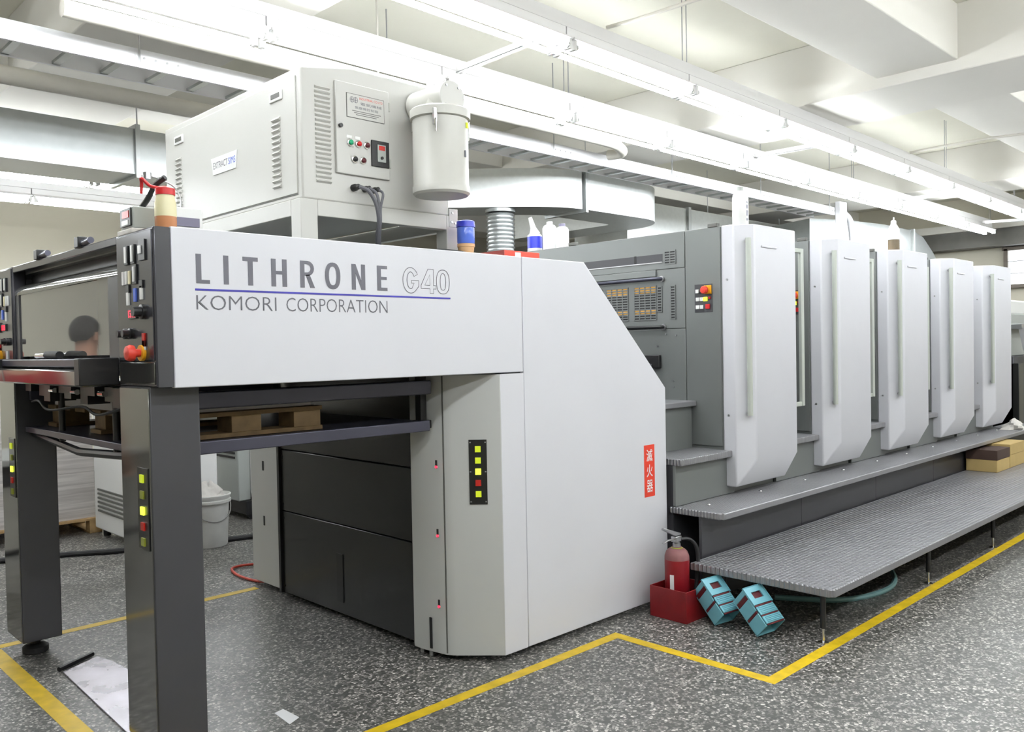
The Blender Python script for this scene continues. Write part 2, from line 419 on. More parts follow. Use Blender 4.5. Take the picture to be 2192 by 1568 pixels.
# black rear panel facing the delivery pile, three plates
for z0, z1 in ((0.035, 0.53), (0.536, 0.905), (0.911, 1.36)):
    p = MB().box(1.375, 1.40, 0.455, 1.77, z0, z1).build('black_plate', 'black_panel', D, 0.003)
    for y in (0.475, 1.75):
        for z in (z0+0.04, z1-0.04): MB().lathe((1.372, y, z), [(0.008, 0.0), (0.008, 0.004)], 10, 'x').build('screw', 'black', p)
sl = MB().box(1.370, 1.376, 1.105, 1.165, 0.10, 0.37).build('slot', 'black', D)
for y in (0.445, 1.78): box('seal_strip', 'black', D, 1.36, 1.40, y-0.012, y+0.012, 0.03, 1.37)
for z in (0.95, 0.62, 0.28):
    s_ = box('sensor', 'black', D, 1.337, 1.342, 0.225, 0.235, z-0.02, z+0.02); MB().lathe((1.334, 0.228, z-0.012), [(0.006, 0.0), (0.006, 0.006)], 10, 'x').build('indicator', 'led_red', s_)
box('slot', 'black', D, 1.338, 1.344, 0.29, 0.305, 0.05, 0.2)
for y in (0.33, 0.40): MB().cyl((1.37, y, 0.0), (1.37, y, 0.035), 0.012).build('levelling_foot', 'steel', D)
for x, y in ((1.9, 0.3), (2.6, 0.3), (1.9, 1.9), (2.6, 1.9)): MB().cyl((x, y, 0.0), (x, y, 0.07), 0.05).build('levelling_foot', 'black', D)
# indicator plate on chamfer
def cham(u, z, d=0.0):   # u along the chamfer (0..1), d outwards
    a = Vector((1.393, 0.169, 0)); b = Vector((1.551, 0.0, 0)); n = Vector((-0.169, -0.158, 0)).normalized()
    p = a.lerp(b, u) + n*d; return Vector((p.x, p.y, z))
def chbox(u0, u1, z0, z1, d0, d1):
    v = [cham(u, z, d) for d in (d0, d1) for z in (z0, z1) for u in (u0, u1)]
    return MB().add(v, [(0,1,3,2),(4,6,7,5),(0,4,5,1),(2,3,7,6),(0,2,6,4),(1,5,7,3)])
ip = chbox(0.33, 0.70, 0.757, 1.066, 0.0, 0.004).build('indicator_plate', 'black_panel', D)
for z, m_ in ((1.021, 'lamp_yellow'), (0.967, 'lamp_yellow'), (0.914, 'lamp_lit'), (0.86, 'lamp_red'), (0.807, 'lamp_yellow')):
    chbox(0.46, 0.575, z-0.014, z+0.014, 0.004, 0.012).build('push_button', m_, ip)
for u in (0.36, 0.67):
    for z in (0.77, 0.913, 1.053): chbox(u-0.015, u+0.015, z-0.003, z+0.003, 0.004, 0.006).build('screw', 'steel', ip)
# --- lettering
def poly_letters():
    out = []; z0, z1 = 1.747, 1.851; y = -0.0015
    def new(): out.append(MB()); return out[-1]
    def q(x0, x1, a, b): out[-1].box(x0, x1, y, 0.0005, a, b)
    new(); q(0.086, 0.105, z0, z1); q(0.105, 0.136, z0, z0+0.013)
    new(); q(0.188, 0.207, z0, z1)
    new(); q(0.262, 0.322, z1-0.015, z1); q(0.2825, 0.3015, z0, z1-0.015)
    new(); q(0.376, 0.395, z0, z1); q(0.422, 0.441, z0, z1); q(0.395, 0.422, 1.793, 1.806)
    m = new(); q(0.499, 0.517, z0, z1)
    bo = [(0.517, 1.851)] + arc((0.530, 1.822), 0.029, PI/2, -PI/2, 10) + [(0.517, 1.793)]
    bi = [(0.517, 1.838)] + arc((0.528, 1.822), 0.0155, PI/2, -PI/2, 10) + [(0.517, 1.806)]
    ring(m, bo, bi, y, False)
    m.prism([(0.522, 1.797), (0.540, 1.797), (0.562, 1.747), (0.542, 1.747)], 'y', y, 0.0005)
    ring(new(), stad(0.6435, 1.798, 0.0355, 0.053), stad(0.6435, 1.798, 0.0175, 0.037), y, True)
    m = new(); q(0.733, 0.752, z0, z1); q(0.779, 0.798, z0, z1); m.prism([(0.752, 1.851), (0.752, 1.815), (0.779, 1.747), (0.779, 1.783)], 'y', y, 0.0005)
    new(); q(0.858, 0.877, z0, z1); q(0.877, 0.909, z0, z0+0.013); q(0.877, 0.906, 1.793, 1.805); q(0.877, 0.909, z1-0.013, z1)
    return out
def stad(cx, cz, rx, rz, n=28):
    return [(cx+rx*math.copysign(abs(math.cos(2*PI*i/n))**0.8, math.cos(2*PI*i/n)), cz+rz*math.copysign(abs(math.sin(2*PI*i/n))**0.9, math.sin(2*PI*i/n))) for i in range(n)]
def ring(m, outer, inner, y, closed):
    n = len(outer); vs = [(p[0], y, p[1]) for p in outer] + [(p[0], y, p[1]) for p in inner]
    fs = [(i, (i+1) % n, n+(i+1) % n, n+i) for i in range(n if closed else n-1)]
    m.add(vs, fs)
for m in poly_letters(): m.build('letter', 'letter_grey', D)
def outline(m, pts, w=0.0028, y=-0.0015):
    n = len(pts)
    P = [Vector((p[0], p[1])) for p in pts]; a = []; b = []
    for i in range(n):
        d1 = (P[i]-P[i-1]).normalized(); d2 = (P[(i+1) % n]-P[i]).normalized(); nn = Vector((-(d1+d2).y, (d1+d2).x))
        nn = nn.normalized() if nn.length > 1e-6 else Vector((-d1.y, d1.x))
        a.append(P[i]+nn*w/2); b.append(P[i]-nn*w/2)
    ring(m, [tuple(p) for p in a], [tuple(p) for p in b], y, True)
g = MB()
go = arc((1.032, 1.797), 1, 0.5, 2*PI-0.15, 30)
gout = [(1.032+(p[0]-1.032)*0.042, 1.797+(p[1]-1.797)*0.055) for p in go]
gin = [(1.032+(p[0]-1.032)*0.020, 1.797+(p[1]-1.797)*0.036) for p in reversed(go)]
gl = gout[:-4] + [(1.075, 1.772), (1.075, 1.797), (1.036, 1.797), (1.036, 1.785), (1.05, 1.785)] + gin[6:]
outline(g, gl); g.build('outlined_letter', 'letter_dark', D)
g = MB()
outline(g, [(1.127, 1.850), (1.157, 1.850), (1.157, 1.779), (1.171, 1.779), (1.171, 1.764), (1.157, 1.764), (1.157, 1.744), (1.137, 1.744), (1.137, 1.764), (1.088, 1.764), (1.088, 1.778)])
outline(g, [(1.137, 1.826), (1.137, 1.779), (1.108, 1.779)]); g.build('outlined_letter', 'letter_dark', D)
g = MB()
outline(g, stad(1.2115, 1.797, 0.0375, 0.053)); outline(g, stad(1.2115, 1.797, 0.016, 0.037)); g.build('outlined_letter', 'letter_dark', D)
box('underline', 'letter_blue', D, 0.081, 1.253, -0.0015, 0.0005, 1.7215, 1.7285)
text_mesh('KOMORI', 0.084, 0.394, 1.654, 1.706, ('y', 0), 0.0012, 'lettering', 'letter_dark', D, -0.012, True)
text_mesh('CORPORATION', 0.436, 0.907, 1.654, 1.706, ('y', 0), 0.0012, 'lettering', 'letter_dark', D, -0.012, True)
stk = box('extinguisher_sign', 'sticker_red', D, 2.665, 2.762, -0.0015, 0.0005, 0.634, 0.93); stk['label'] = 'red vertical sign reading 滅火器 in white'
for ch, za, zb in (('滅', 0.835, 0.905), ('火', 0.747, 0.818), ('器', 0.66, 0.73)):
    text_mesh(ch, 2.685, 2.742, za, zb, ('y', -0.0015), 0.0008, 'character', 'paper_white', stk, 0.008)
# --- control panel at the delivery end (near side) and far side
def control_panel(y0, y1, near):
    b = MB().box(-0.06, 0.0, y0, y1, 1.386, 1.937).build('control_panel', 'charcoal_gloss', D, 0.006)
    f = MB().box(-0.0635, -0.0595, y0+0.012, y1-0.012, 1.478, 1.928).build('panel_face', 'charcoal_gloss', b, 0.002)
    MB().box(-0.0635, -0.0595, y0+0.012, y1-0.012, 1.395, 1.472).build('panel_face', 'steel_dark', b, 0.002)
    def Y(v): return y0 + v if near else y1 - v
    x = -0.0635
    def sw(y, z, hy, hz, m_): box('switch', m_, b, x-0.006, x, Y(y)-hy, Y(y)+hy, z-hz, z+hz, 0.001)
    for yy in (0.228, 0.168):
        sw(yy, 1.855, 0.017, 0.034, 'black'); box('switch_cap', 'white_plastic', b, x-0.010, x-0.006, Y(yy)-0.007, Y(yy)+0.007, 1.828, 1.885)
    sw(0.085, 1.862, 0.028, 0.036, 'black'); box('switch_cap', 'white_plastic', b, x-0.010, x-0.006, Y(0.095)-0.012, Y(0.095)+0.012, 1.85, 1.878)
    sw(0.155, 1.783, 0.018, 0.034, 'black'); box('switch_cap', 'white_plastic', b, x-0.010, x-0.006, Y(0.155)-0.007, Y(0.155)+0.007, 1.757, 1.81)
    for yy in (0.265, 0.235, 0.205): sw(yy, 1.775, 0.009, 0.024, 'white_plastic' if yy > 0.21 else 'cream_plastic')
    for yy, zz, m_ in ((0.225, 1.70, 'white_plastic'), (0.158, 1.71, 'blue_clear'), (0.10, 1.715, 'white_plastic'), (0.09, 1.55, 'lamp_red'), (0.09, 1.525, 'white_plastic'), (0.222, 1.505, 'white_plastic')):
        sw(yy, zz, 0.011, 0.024, m_)
    for yy, zz in ((0.225, 1.735), (0.10, 1.745)): sw(yy, zz, 0.015, 0.014, 'black')
    sw(0.185, 1.645, 0.036, 0.018, 'black'); text_mesh('1303', Y(0.185)+0.032, Y(0.185)-0.032, 1.632, 1.658, ('x', x-0.006), 0.0008, 'display_digits', 'led_red', b, 0.02)
    MB().lathe((x, Y(0.088), 1.648), [(0.026, 0.0), (0.026, -0.012), (0.018, -0.014), (0.018, -0.04), (0.0, -0.04)], 18, 'x').build('knob', 'black', b)
    for yy in (0.25, 0.20): MB().lathe((x, Y(yy), 1.575), [(0.019, 0.0), (0.019, -0.012), (0.013, -0.014), (0.013, -0.036), (0.0, -0.036)], 16, 'x').build('knob', 'black', b)
    es = MB().lathe((x, Y(0.105), 1.505), [(0.028, 0.0), (0.028, -0.012)], 20, 'x').build('emergency_stop_base', 'yellow', b)
    MB().lathe((x-0.012, Y(0.105), 1.505), [(0.014, 0.0), (0.014, -0.02), (0.027, -0.022), (0.029, -0.034), (0.024, -0.046), (0.0, -0.05)], 20, 'x').build('emergency_stop_button', 'estop_red', es)
    return b
control_panel(0.0, 0.345, True)
box('control_panel_side', 'charcoal', D, -0.055, -0.003, -0.001, 0.003, 1.386, 1.936)
control_panel(1.72, 2.05, False)
# posts
def post(y0, y1):
    b = MB().box(-0.06, 0.118, y0, y1, 0.09, 1.386).build('post', 'charcoal', D, 0.004)
    MB().box(-0.0635, -0.0595, y0+0.005, y1-0.005, 0.1, 1.38).build('post_face', 'steel_dark', b, 0.001)
    yc = (y0+y1)/2
    pl = MB().box(-0.067, -0.0632, y0+0.02, y0+0.115, 0.81, 1.10).build('indicator_plate', 'black_panel', b, 0.001)
    for z, m_ in ((1.062, 'lamp_yellow'), (1.005, 'lamp_dim'), (0.948, 'lamp_lit'), (0.893, 'lamp_red'), (0.838, 'lamp_dim')):
        MB().box(-0.073, -0.067, y0+0.052, y0+0.08, z-0.014, z+0.014).build('push_button', m_, pl)
    c = (0.03, yc, 0)
    MB().lathe(c, [(0.055, 0.0), (0.06, 0.005), (0.06, 0.03), (0.045, 0.04), (0.022, 0.045), (0.022, 0.09)], 20).build('levelling_foot', 'rubber', b)
post(0.07, 0.345); post(1.73, 2.0)
# guard window at the delivery end
gw = MB().box(-0.045, -0.03, 0.47, 1.66, 1.50, 1.80).build('guard_window', 'glass_dark' if 'glass_dark' in MATS else 'charcoal_gloss', D)
gw['label'] = 'glossy grey guard window of the delivery end'
for y0, y1 in ((0.345, 0.47), (1.66, 1.72)): box('window_jamb', 'charcoal', D, -0.05, -0.01, y0, y1, 1.48, 1.80)
hp = [(-0.052+0.075*(1-math.cos(t)), 1.795+0.06*math.sin(t)) for t in [PI/2*i/8 for i in range(9)]]
MB().prism(hp + [(hp[-1][0], 1.845), (-0.03, 1.795)], 'y', 0.345, 1.72).build('window_hood', 'glass_dark', D, smooth=True)
MB().prism([(0.02, 1.83), (0.06, 1.83), (0.06, 1.905), (0.03, 1.905)], 'y', 0.345, 1.72).build('hood_face', 'charcoal', D)
MB().prism([(-0.058, 1.905), (0.1, 1.905), (0.1, 1.937), (-0.058, 1.937)], 'y', 0.345, 1.72).build('hood_edge', 'charcoal_gloss', D, 0.004)
for y in (0.75, 1.30):
    h = MB().cyl((-0.05, y, 1.95), (-0.05, y-0.11, 1.955), 0.013).build('clamp_lever', 'navy_steel', D); MB().box(-0.07, -0.03, y-0.02, y+0.03, 1.933, 1.978).build('clamp_knob', 'black', h, 0.004)
# tray bar in front of the window
MB().box(-0.13, -0.05, 0.40, 1.66, 1.455, 1.487).build('tray_bar', 'navy_steel', D, 0.004)
MB().box(-0.19, -0.07, 0.36, 1.70, 1.385, 1.447).build('tray_bar', 'steel_dark', D, 0.006)
MB().box(-0.20, -0.06, 0.345, 0.40, 1.39, 1.49).build('tray_bracket', 'black', D, 0.004)
MB().box(-0.20, -0.06, 1.68, 1.73, 1.39, 1.49).build('tray_bracket', 'black', D, 0.004)
# gripper and chain gear seen under the tray
for i in range(9):
    y = 0.42+i*0.145
    MB().box(-0.03+0.02*(i % 2), 0.10, y, y+0.09, 1.295+0.02*(i % 3), 1.372).build('gripper_block', 'black', D)
MB().tube(smoothpath([(-0.02, 0.40, 1.30), (-0.05, 0.62, 1.265), (-0.02, 0.9, 1.285), (-0.06, 1.2, 1.262), (-0.02, 1.5, 1.29), (0.0, 1.68, 1.28)]), 0.006, 6).build('wire', 'rubber', D)
MB().box(0.10, 0.14, 0.35, 1.73, 1.275, 1.386).build('cross_beam', 'black', D)
for y in (0.62, 0.95, 1.25): MB().cyl((-0.02, y, 1.345), (-0.02, y+0.06, 1.345), 0.012).build('pin', 'chrome', D)
# pile lift: rails, plate, chains
MB().box(0.0, 1.33, 0.24, 0.30, 1.285, 1.352).build('guide_rail', 'navy_steel', D, 0.006)
MB().box(0.0, 1.33, 1.72, 1.78, 1.285, 1.352).build('guide_rail', 'navy_steel', D, 0.006)
lp = MB().box(-0.02, 1.31, 0.24, 1.76, 1.13, 1.158).build('lift_plate', 'navy_steel', D, 0.003)
MB().box(-0.02, 1.31, 0.232, 0.252, 1.112, 1.162).build('plate_edge', 'navy_steel', lp, 0.004)
for y in (0.31, 1.72):
    MB().box(1.30, 1.335, y-0.02, y+0.02, 1.13, 1.375).build('lift_chain', 'black', D)
    MB().box(1.285, 1.35, y-0.04, y+0.03, 1.12, 1.16).build('chain_anchor', 'black', D, 0.004)
MB().tube([(0.02, 0.30, 1.12), (0.02, 0.6, 1.10), (0.0, 1.0, 1.085), (0.02, 1.4, 1.10), (0.02, 1.72, 1.12)], 0.018, 8).build('lift_bar', 'black', D)
for y in (1.3, 0.62): MB().cyl((0.02, y, 1.11), (0.02, y, 1.36), 0.014).build('lift_rod', 'black', D)

# pallet and sheets inside the delivery
P = thing('pallet', 'wooden pallet raised on the lift plate inside the delivery', 'pallet', (0.43, 1.0, 1.159))
for i in range(7): box('deck_board', 'wood_shaded', P, 0.06, 0.78, 0.32+i*0.2, 0.45+i*0.2, 1.245, 1.263, 0.002)
for x in (0.08, 0.36, 0.64):
    for y in (0.32, 0.92, 1.52): box('block', 'wood_shaded', P, x, x+0.13, y, y+0.13, 1.178, 1.245, 0.002)
for y in (0.32, 0.92, 1.52): box('skid_board', 'wood_shaded', P, 0.06, 0.78, y, y+0.13, 1.1595, 1.178, 0.002)
tag(box('sheet_pile', 'paper', None, 0.08, 0.76, 0.38, 1.6, 1.2635, 1.30), 'low pile of printed sheets on the pallet inside the delivery', 'paper')

# ------------------------------------------------------------------ powder extractor cabinet on top
X = thing('powder_extractor', 'large off-white powder extractor cabinet on a steel frame above the delivery', 'cabinet', (1.1, 1.0, 1.933))
Y0, Y1 = 0.30, 1.71
cab = MB().prism([(0.697, 2.155), (1.51, 2.155), (1.51, 2.762), (0.957, 2.762), (0.697, 2.716)], 'y', Y0, Y1).build('cabinet', 'extractor', X, 0.008)
# left side door
dr = MB().box(0.692, 0.698, 0.335, 1.69, 2.18, 2.685).build('side_door', 'extractor', X, 0.003)
for ya, yb in ((0.44, 0.55), (1.46, 1.57)):
    h = MB().box(0.686, 0.693, ya, yb, 2.605, 2.65).build('door_handle', 'white_plastic', dr, 0.006); box('handle_recess', 'louver_dark', h, 0.6845, 0.687, ya+0.018, yb-0.018, 2.618, 2.638)
def slat(name, par, x, ya, yb, z):   # louver opening to -X
    MB().add([(x, ya, z), (x, yb, z), (x-0.012, yb, z-0.012), (x-0.012, ya, z-0.012), (x-0.001, ya, z-0.018), (x-0.001, yb, z-0.018)], [(0,1,2,3),(3,2,5,4),(0,3,4),(1,5,2)]).build(name, 'extractor', par)
for i in range(13): slat('louver', dr, 0.692, 0.465, 0.53, 2.535-i*0.0245)
for i in range(13): slat('louver', dr, 0.692, 1.49, 1.555, 2.535-i*0.0245)
sg = MB().prism([(1.123, 2.378), (0.883, 2.378), (0.867, 2.461), (1.143, 2.461)], 'x', 0.688, 0.692).build('name_plate', 'white_plastic', dr)
sg['label'] = 'pale blue and white maker plate'
text_mesh('EXTRACT', 1.115, 0.965, 2.405, 2.437, ('x', 0.688), 0.0006, 'lettering', 'letter_dark', sg)
text_mesh('SIMS', 0.955, 0.885, 2.405, 2.437, ('x', 0.688), 0.0006, 'lettering', 'blue_clear', sg)
box('door_gap', 'louver_dark', dr, 0.6955, 0.698, 0.335, 1.69, 2.174, 2.178)
# front face details (facing the camera, Y0)
for i in range(21):
    z = 2.65 - i*0.0203
    MB().add([(0.765, Y0, z), (0.839, Y0, z), (0.839, Y0-0.010, z-0.007), (0.765, Y0-0.010, z-0.007), (0.765, Y0, z-0.014), (0.839, Y0, z-0.014)], [(0,1,2,3),(3,2,5,4),(0,3,4),(1,5,2)]).build('louver', 'extractor', cab)
pd = MB().box(0.862, 1.148, Y0-0.014, Y0, 2.283, 2.688).build('panel_door', 'extractor', X, 0.003)
f = Y0-0.014
for z in (2.36, 2.62): MB().box(1.148, 1.156, f, Y0, z-0.02, z+0.02).build('hinge', 'extractor_dark', pd, 0.001)
np_ = MB().box(0.917, 1.12, f-0.002, f, 2.536, 2.643).build('rating_plate', 'louver_dark', pd); box('rating_plate_face', 'extractor', np_, 0.9195, 1.1175, f-0.003, f-0.002, 2.5385, 2.6405)
for cx in (0.945, 0.965):
    m = MB(); outline(m, stad(cx, 2.616, 0.010, 0.012, 16), 0.002, f-0.0038); m.box(cx-0.001, cx+0.001, f-0.0038, f-0.003, 2.604, 2.628); m.box(cx-0.008, cx+0.008, f-0.0038, f-0.003, 2.615, 2.617); m.build('emblem', 'letter_dark', np_)
text_mesh('INDUSTRIAL CO LTD', 0.985, 1.11, 2.622, 2.632, ('y', f-0.003), 0.0006, 'lettering', 'sticker_red', np_)
text_mesh('電氣機械', 0.99, 1.105, 2.598, 2.611, ('y', f-0.003), 0.0006, 'lettering', 'letter_dark', np_)
text_mesh('集塵機控制箱', 0.96, 1.085, 2.578, 2.590, ('y', f-0.003), 0.0006, 'lettering', 'letter_dark', np_)
for i in range(3): box('printed_line', 'louver_dark', np_, 0.945+0.01*i, 1.10-0.012*i, f-0.0036, f-0.003, 2.567-i*0.008, 2.5695-i*0.008)
MB().lathe((0.882, f, 2.491), [(0.009, 0.0), (0.009, -0.012), (0.0, -0.012)], 12, 'y').build('lock', 'black', pd)
def pbutton(x, z, m_, r=0.012):
    b_ = MB().lathe((x, f, z), [(r+0.004, 0.0), (r+0.004, -0.006), (r, -0.007)], 18, 'y').build('button_collar', 'chrome', pd)
    MB().lathe((x, f, z), [(r-0.001, -0.006), (r-0.001, -0.014), (r-0.004, -0.017), (0.0, -0.018)], 16, 'y').build('button', m_, b_)
pbutton(0.932, 2.423, 'green'); pbutton(0.976, 2.423, 'red'); pbutton(1.02, 2.423, 'maroon'); pbutton(0.953, 2.352, 'black'); pbutton(0.998, 2.352, 'maroon')
for x in (0.928, 0.972): box('button_label', 'white_plastic', pd, x-0.014, x+0.014, f-0.001, f, 2.443, 2.456)
mt = MB().box(1.043, 1.14, f-0.008, f, 2.335, 2.453).build('meter_frame', 'black', pd, 0.002)
mf = MB().box(1.072, 1.118, f-0.012, f-0.008, 2.357, 2.435).build('meter_face', 'grey_device', mt, 0.001); box('meter_display', 'lamp_red', mf, 1.08, 1.112, f-0.0135, f-0.012, 2.41, 2.43); MB().lathe((1.094, f-0.012, 2.375), [(0.007, 0), (0.007, -0.006), (0, -0.006)], 12, 'y').build('knob', 'black', mf)
for i, (x, r) in enumerate(((0.953, 0.016), (1.012, 0.014), (1.060, 0.014))):
    gl_ = MB().lathe((x, Y0, 2.227), [(r, 0.0), (r, -0.02), (r*0.8, -0.024), (r*0.8, -0.042), (0.006, -0.045)], 14, 'y').build('cable_gland', 'black', cab)
for pts, r in (([(0.955, Y0-0.045, 2.227), (0.985, Y0-0.075, 2.205), (1.015, Y0-0.085, 2.15), (1.035, Y0-0.075, 2.08), (1.05, Y0-0.04, 2.02), (1.09, Y0+0.02, 1.95)], 0.009),
               ([(1.014, Y0-0.04, 2.226), (1.03, Y0-0.07, 2.2), (1.035, Y0-0.08, 2.14), (1.045, Y0-0.07, 2.075), (1.062, Y0-0.035, 2.015), (1.10, Y0+0.02, 1.95)], 0.007),
               ([(1.062, Y0-0.04, 2.225), (1.072, Y0-0.06, 2.205), (1.05, Y0-0.07, 2.14), (1.052, Y0-0.065, 2.075), (1.07, Y0-0.03, 2.015), (1.108, Y0+0.02, 1.95)], 0.006)):
    MB().tube(smoothpath(pts, 5), r, 8).build('cable', 'cable', X)
# frame
for x0, x1 in ((0.682, 0.765), (1.489, 1.56)):
    for y0 in (Y0-0.005, Y1-0.075): MB().box(x0, x1, y0, y0+0.08, 1.9335, 2.155).build('frame_leg', 'extractor', X, 0.003)
MB().box(0.765, 1.489, Y0-0.005, Y0+0.04, 2.085, 2.155).build('frame_rail', 'extractor', X, 0.003)
MB().box(0.765, 1.489, Y1-0.04, Y1+0.005, 2.085, 2.155).build('frame_rail', 'extractor', X, 0.003)
for x0 in (0.682, 1.52): MB().box(x0, x0+0.04, Y0+0.075, Y1-0.075, 2.085, 2.155).build('frame_rail', 'extractor', X, 0.003)
MB().box(1.505, 1.56, Y0-0.008, Y0-0.003, 2.10, 2.19).build('gusset_plate', 'extractor', X, 0.001)
for x, z in ((1.52, 2.125), (1.542, 2.12), (1.525, 2.17)): MB().lathe((x, Y0-0.008, z), [(0.006, 0), (0.006, -0.004), (0, -0.004)], 8, 'y').build('bolt', 'steel', X)
MB().lathe((1.575, Y0, 1.975), [(0.008, 0), (0.008, -0.015)], 10, 'y').build('bolt', 'steel', X)
# dust canister with elbow and bracket
mp_ = MB().box(1.285, 1.44, Y0-0.012, Y0, 2.53, 2.68).build('mounting_plate', 'extractor', X, 0.001)
for x, z in ((1.305, 2.66), (1.305, 2.55)): MB().lathe((x, Y0-0.012, z), [(0.008, 0), (0.008, -0.006), (0, -0.006)], 8, 'y').build('bolt', 'steel', mp_)
cx, cy = 1.315, 0.12
can = MB().lathe((cx, cy, 0), [(0.0, 2.205), (0.122, 2.205), (0.132, 2.215), (0.132, 2.245), (0.128, 2.25), (0.128, 2.555), (0.0, 2.555)], 40).build('canister', 'canister', X)
MB().lathe((cx, cy, 0), [(0.129, 2.548), (0.139, 2.553), (0.139, 2.59), (0.13, 2.598), (0.0, 2.603)], 40).build('canister_lid', 'canister', can)
el = MB().cyl((cx+0.005, Y0-0.012, 2.645), (cx+0.005, cy-0.075, 2.645), 0.072, n=28).build('elbow_pipe', 'canister', X)
MB().cyl((cx+0.005, cy, 2.59), (cx+0.005, cy, 2.645), 0.072, n=28).build('elbow_pipe', 'canister', X)
fl = MB().cyl((cx+0.005, cy-0.074, 2.645), (cx+0.005, cy-0.084, 2.645), 0.072, n=28).build('elbow_cap', 'extractor', el)
for a in (0.9, 2.2, 3.9, 5.4): MB().lathe((cx+0.005+0.058*math.cos(a), cy-0.084, 2.645+0.058*math.sin(a)), [(0.006, 0), (0.006, -0.004), (0, -0.004)], 8, 'y').build('screw', 'steel', fl)
for a in (PI*1.22, PI*1.9):
    p = (cx+0.135*math.cos(a), cy+0.135*math.sin(a))
    cl = MB().box(p[0]-0.008, p[0]+0.008, p[1]-0.01, p[1]+0.006, 2.50, 2.575).build('toggle_clamp', 'chrome', can, 0.002); MB().cyl((p[0], p[1]-0.008, 2.47), (p[0], p[1]-0.012, 2.53), 0.005, n=8).build('clamp_lever', 'chrome', cl)
MB().box(cx+0.055, cx+0.067, cy-0.122, cy-0.115, 2.505, 2.53).build('canister_sticker', 'lamp_yellow', can)
MB().box(cx+0.038, cx+0.046, cy-0.1265, cy-0.12, 2.37, 2.40).build('canister_mark', 'letter_dark', can)

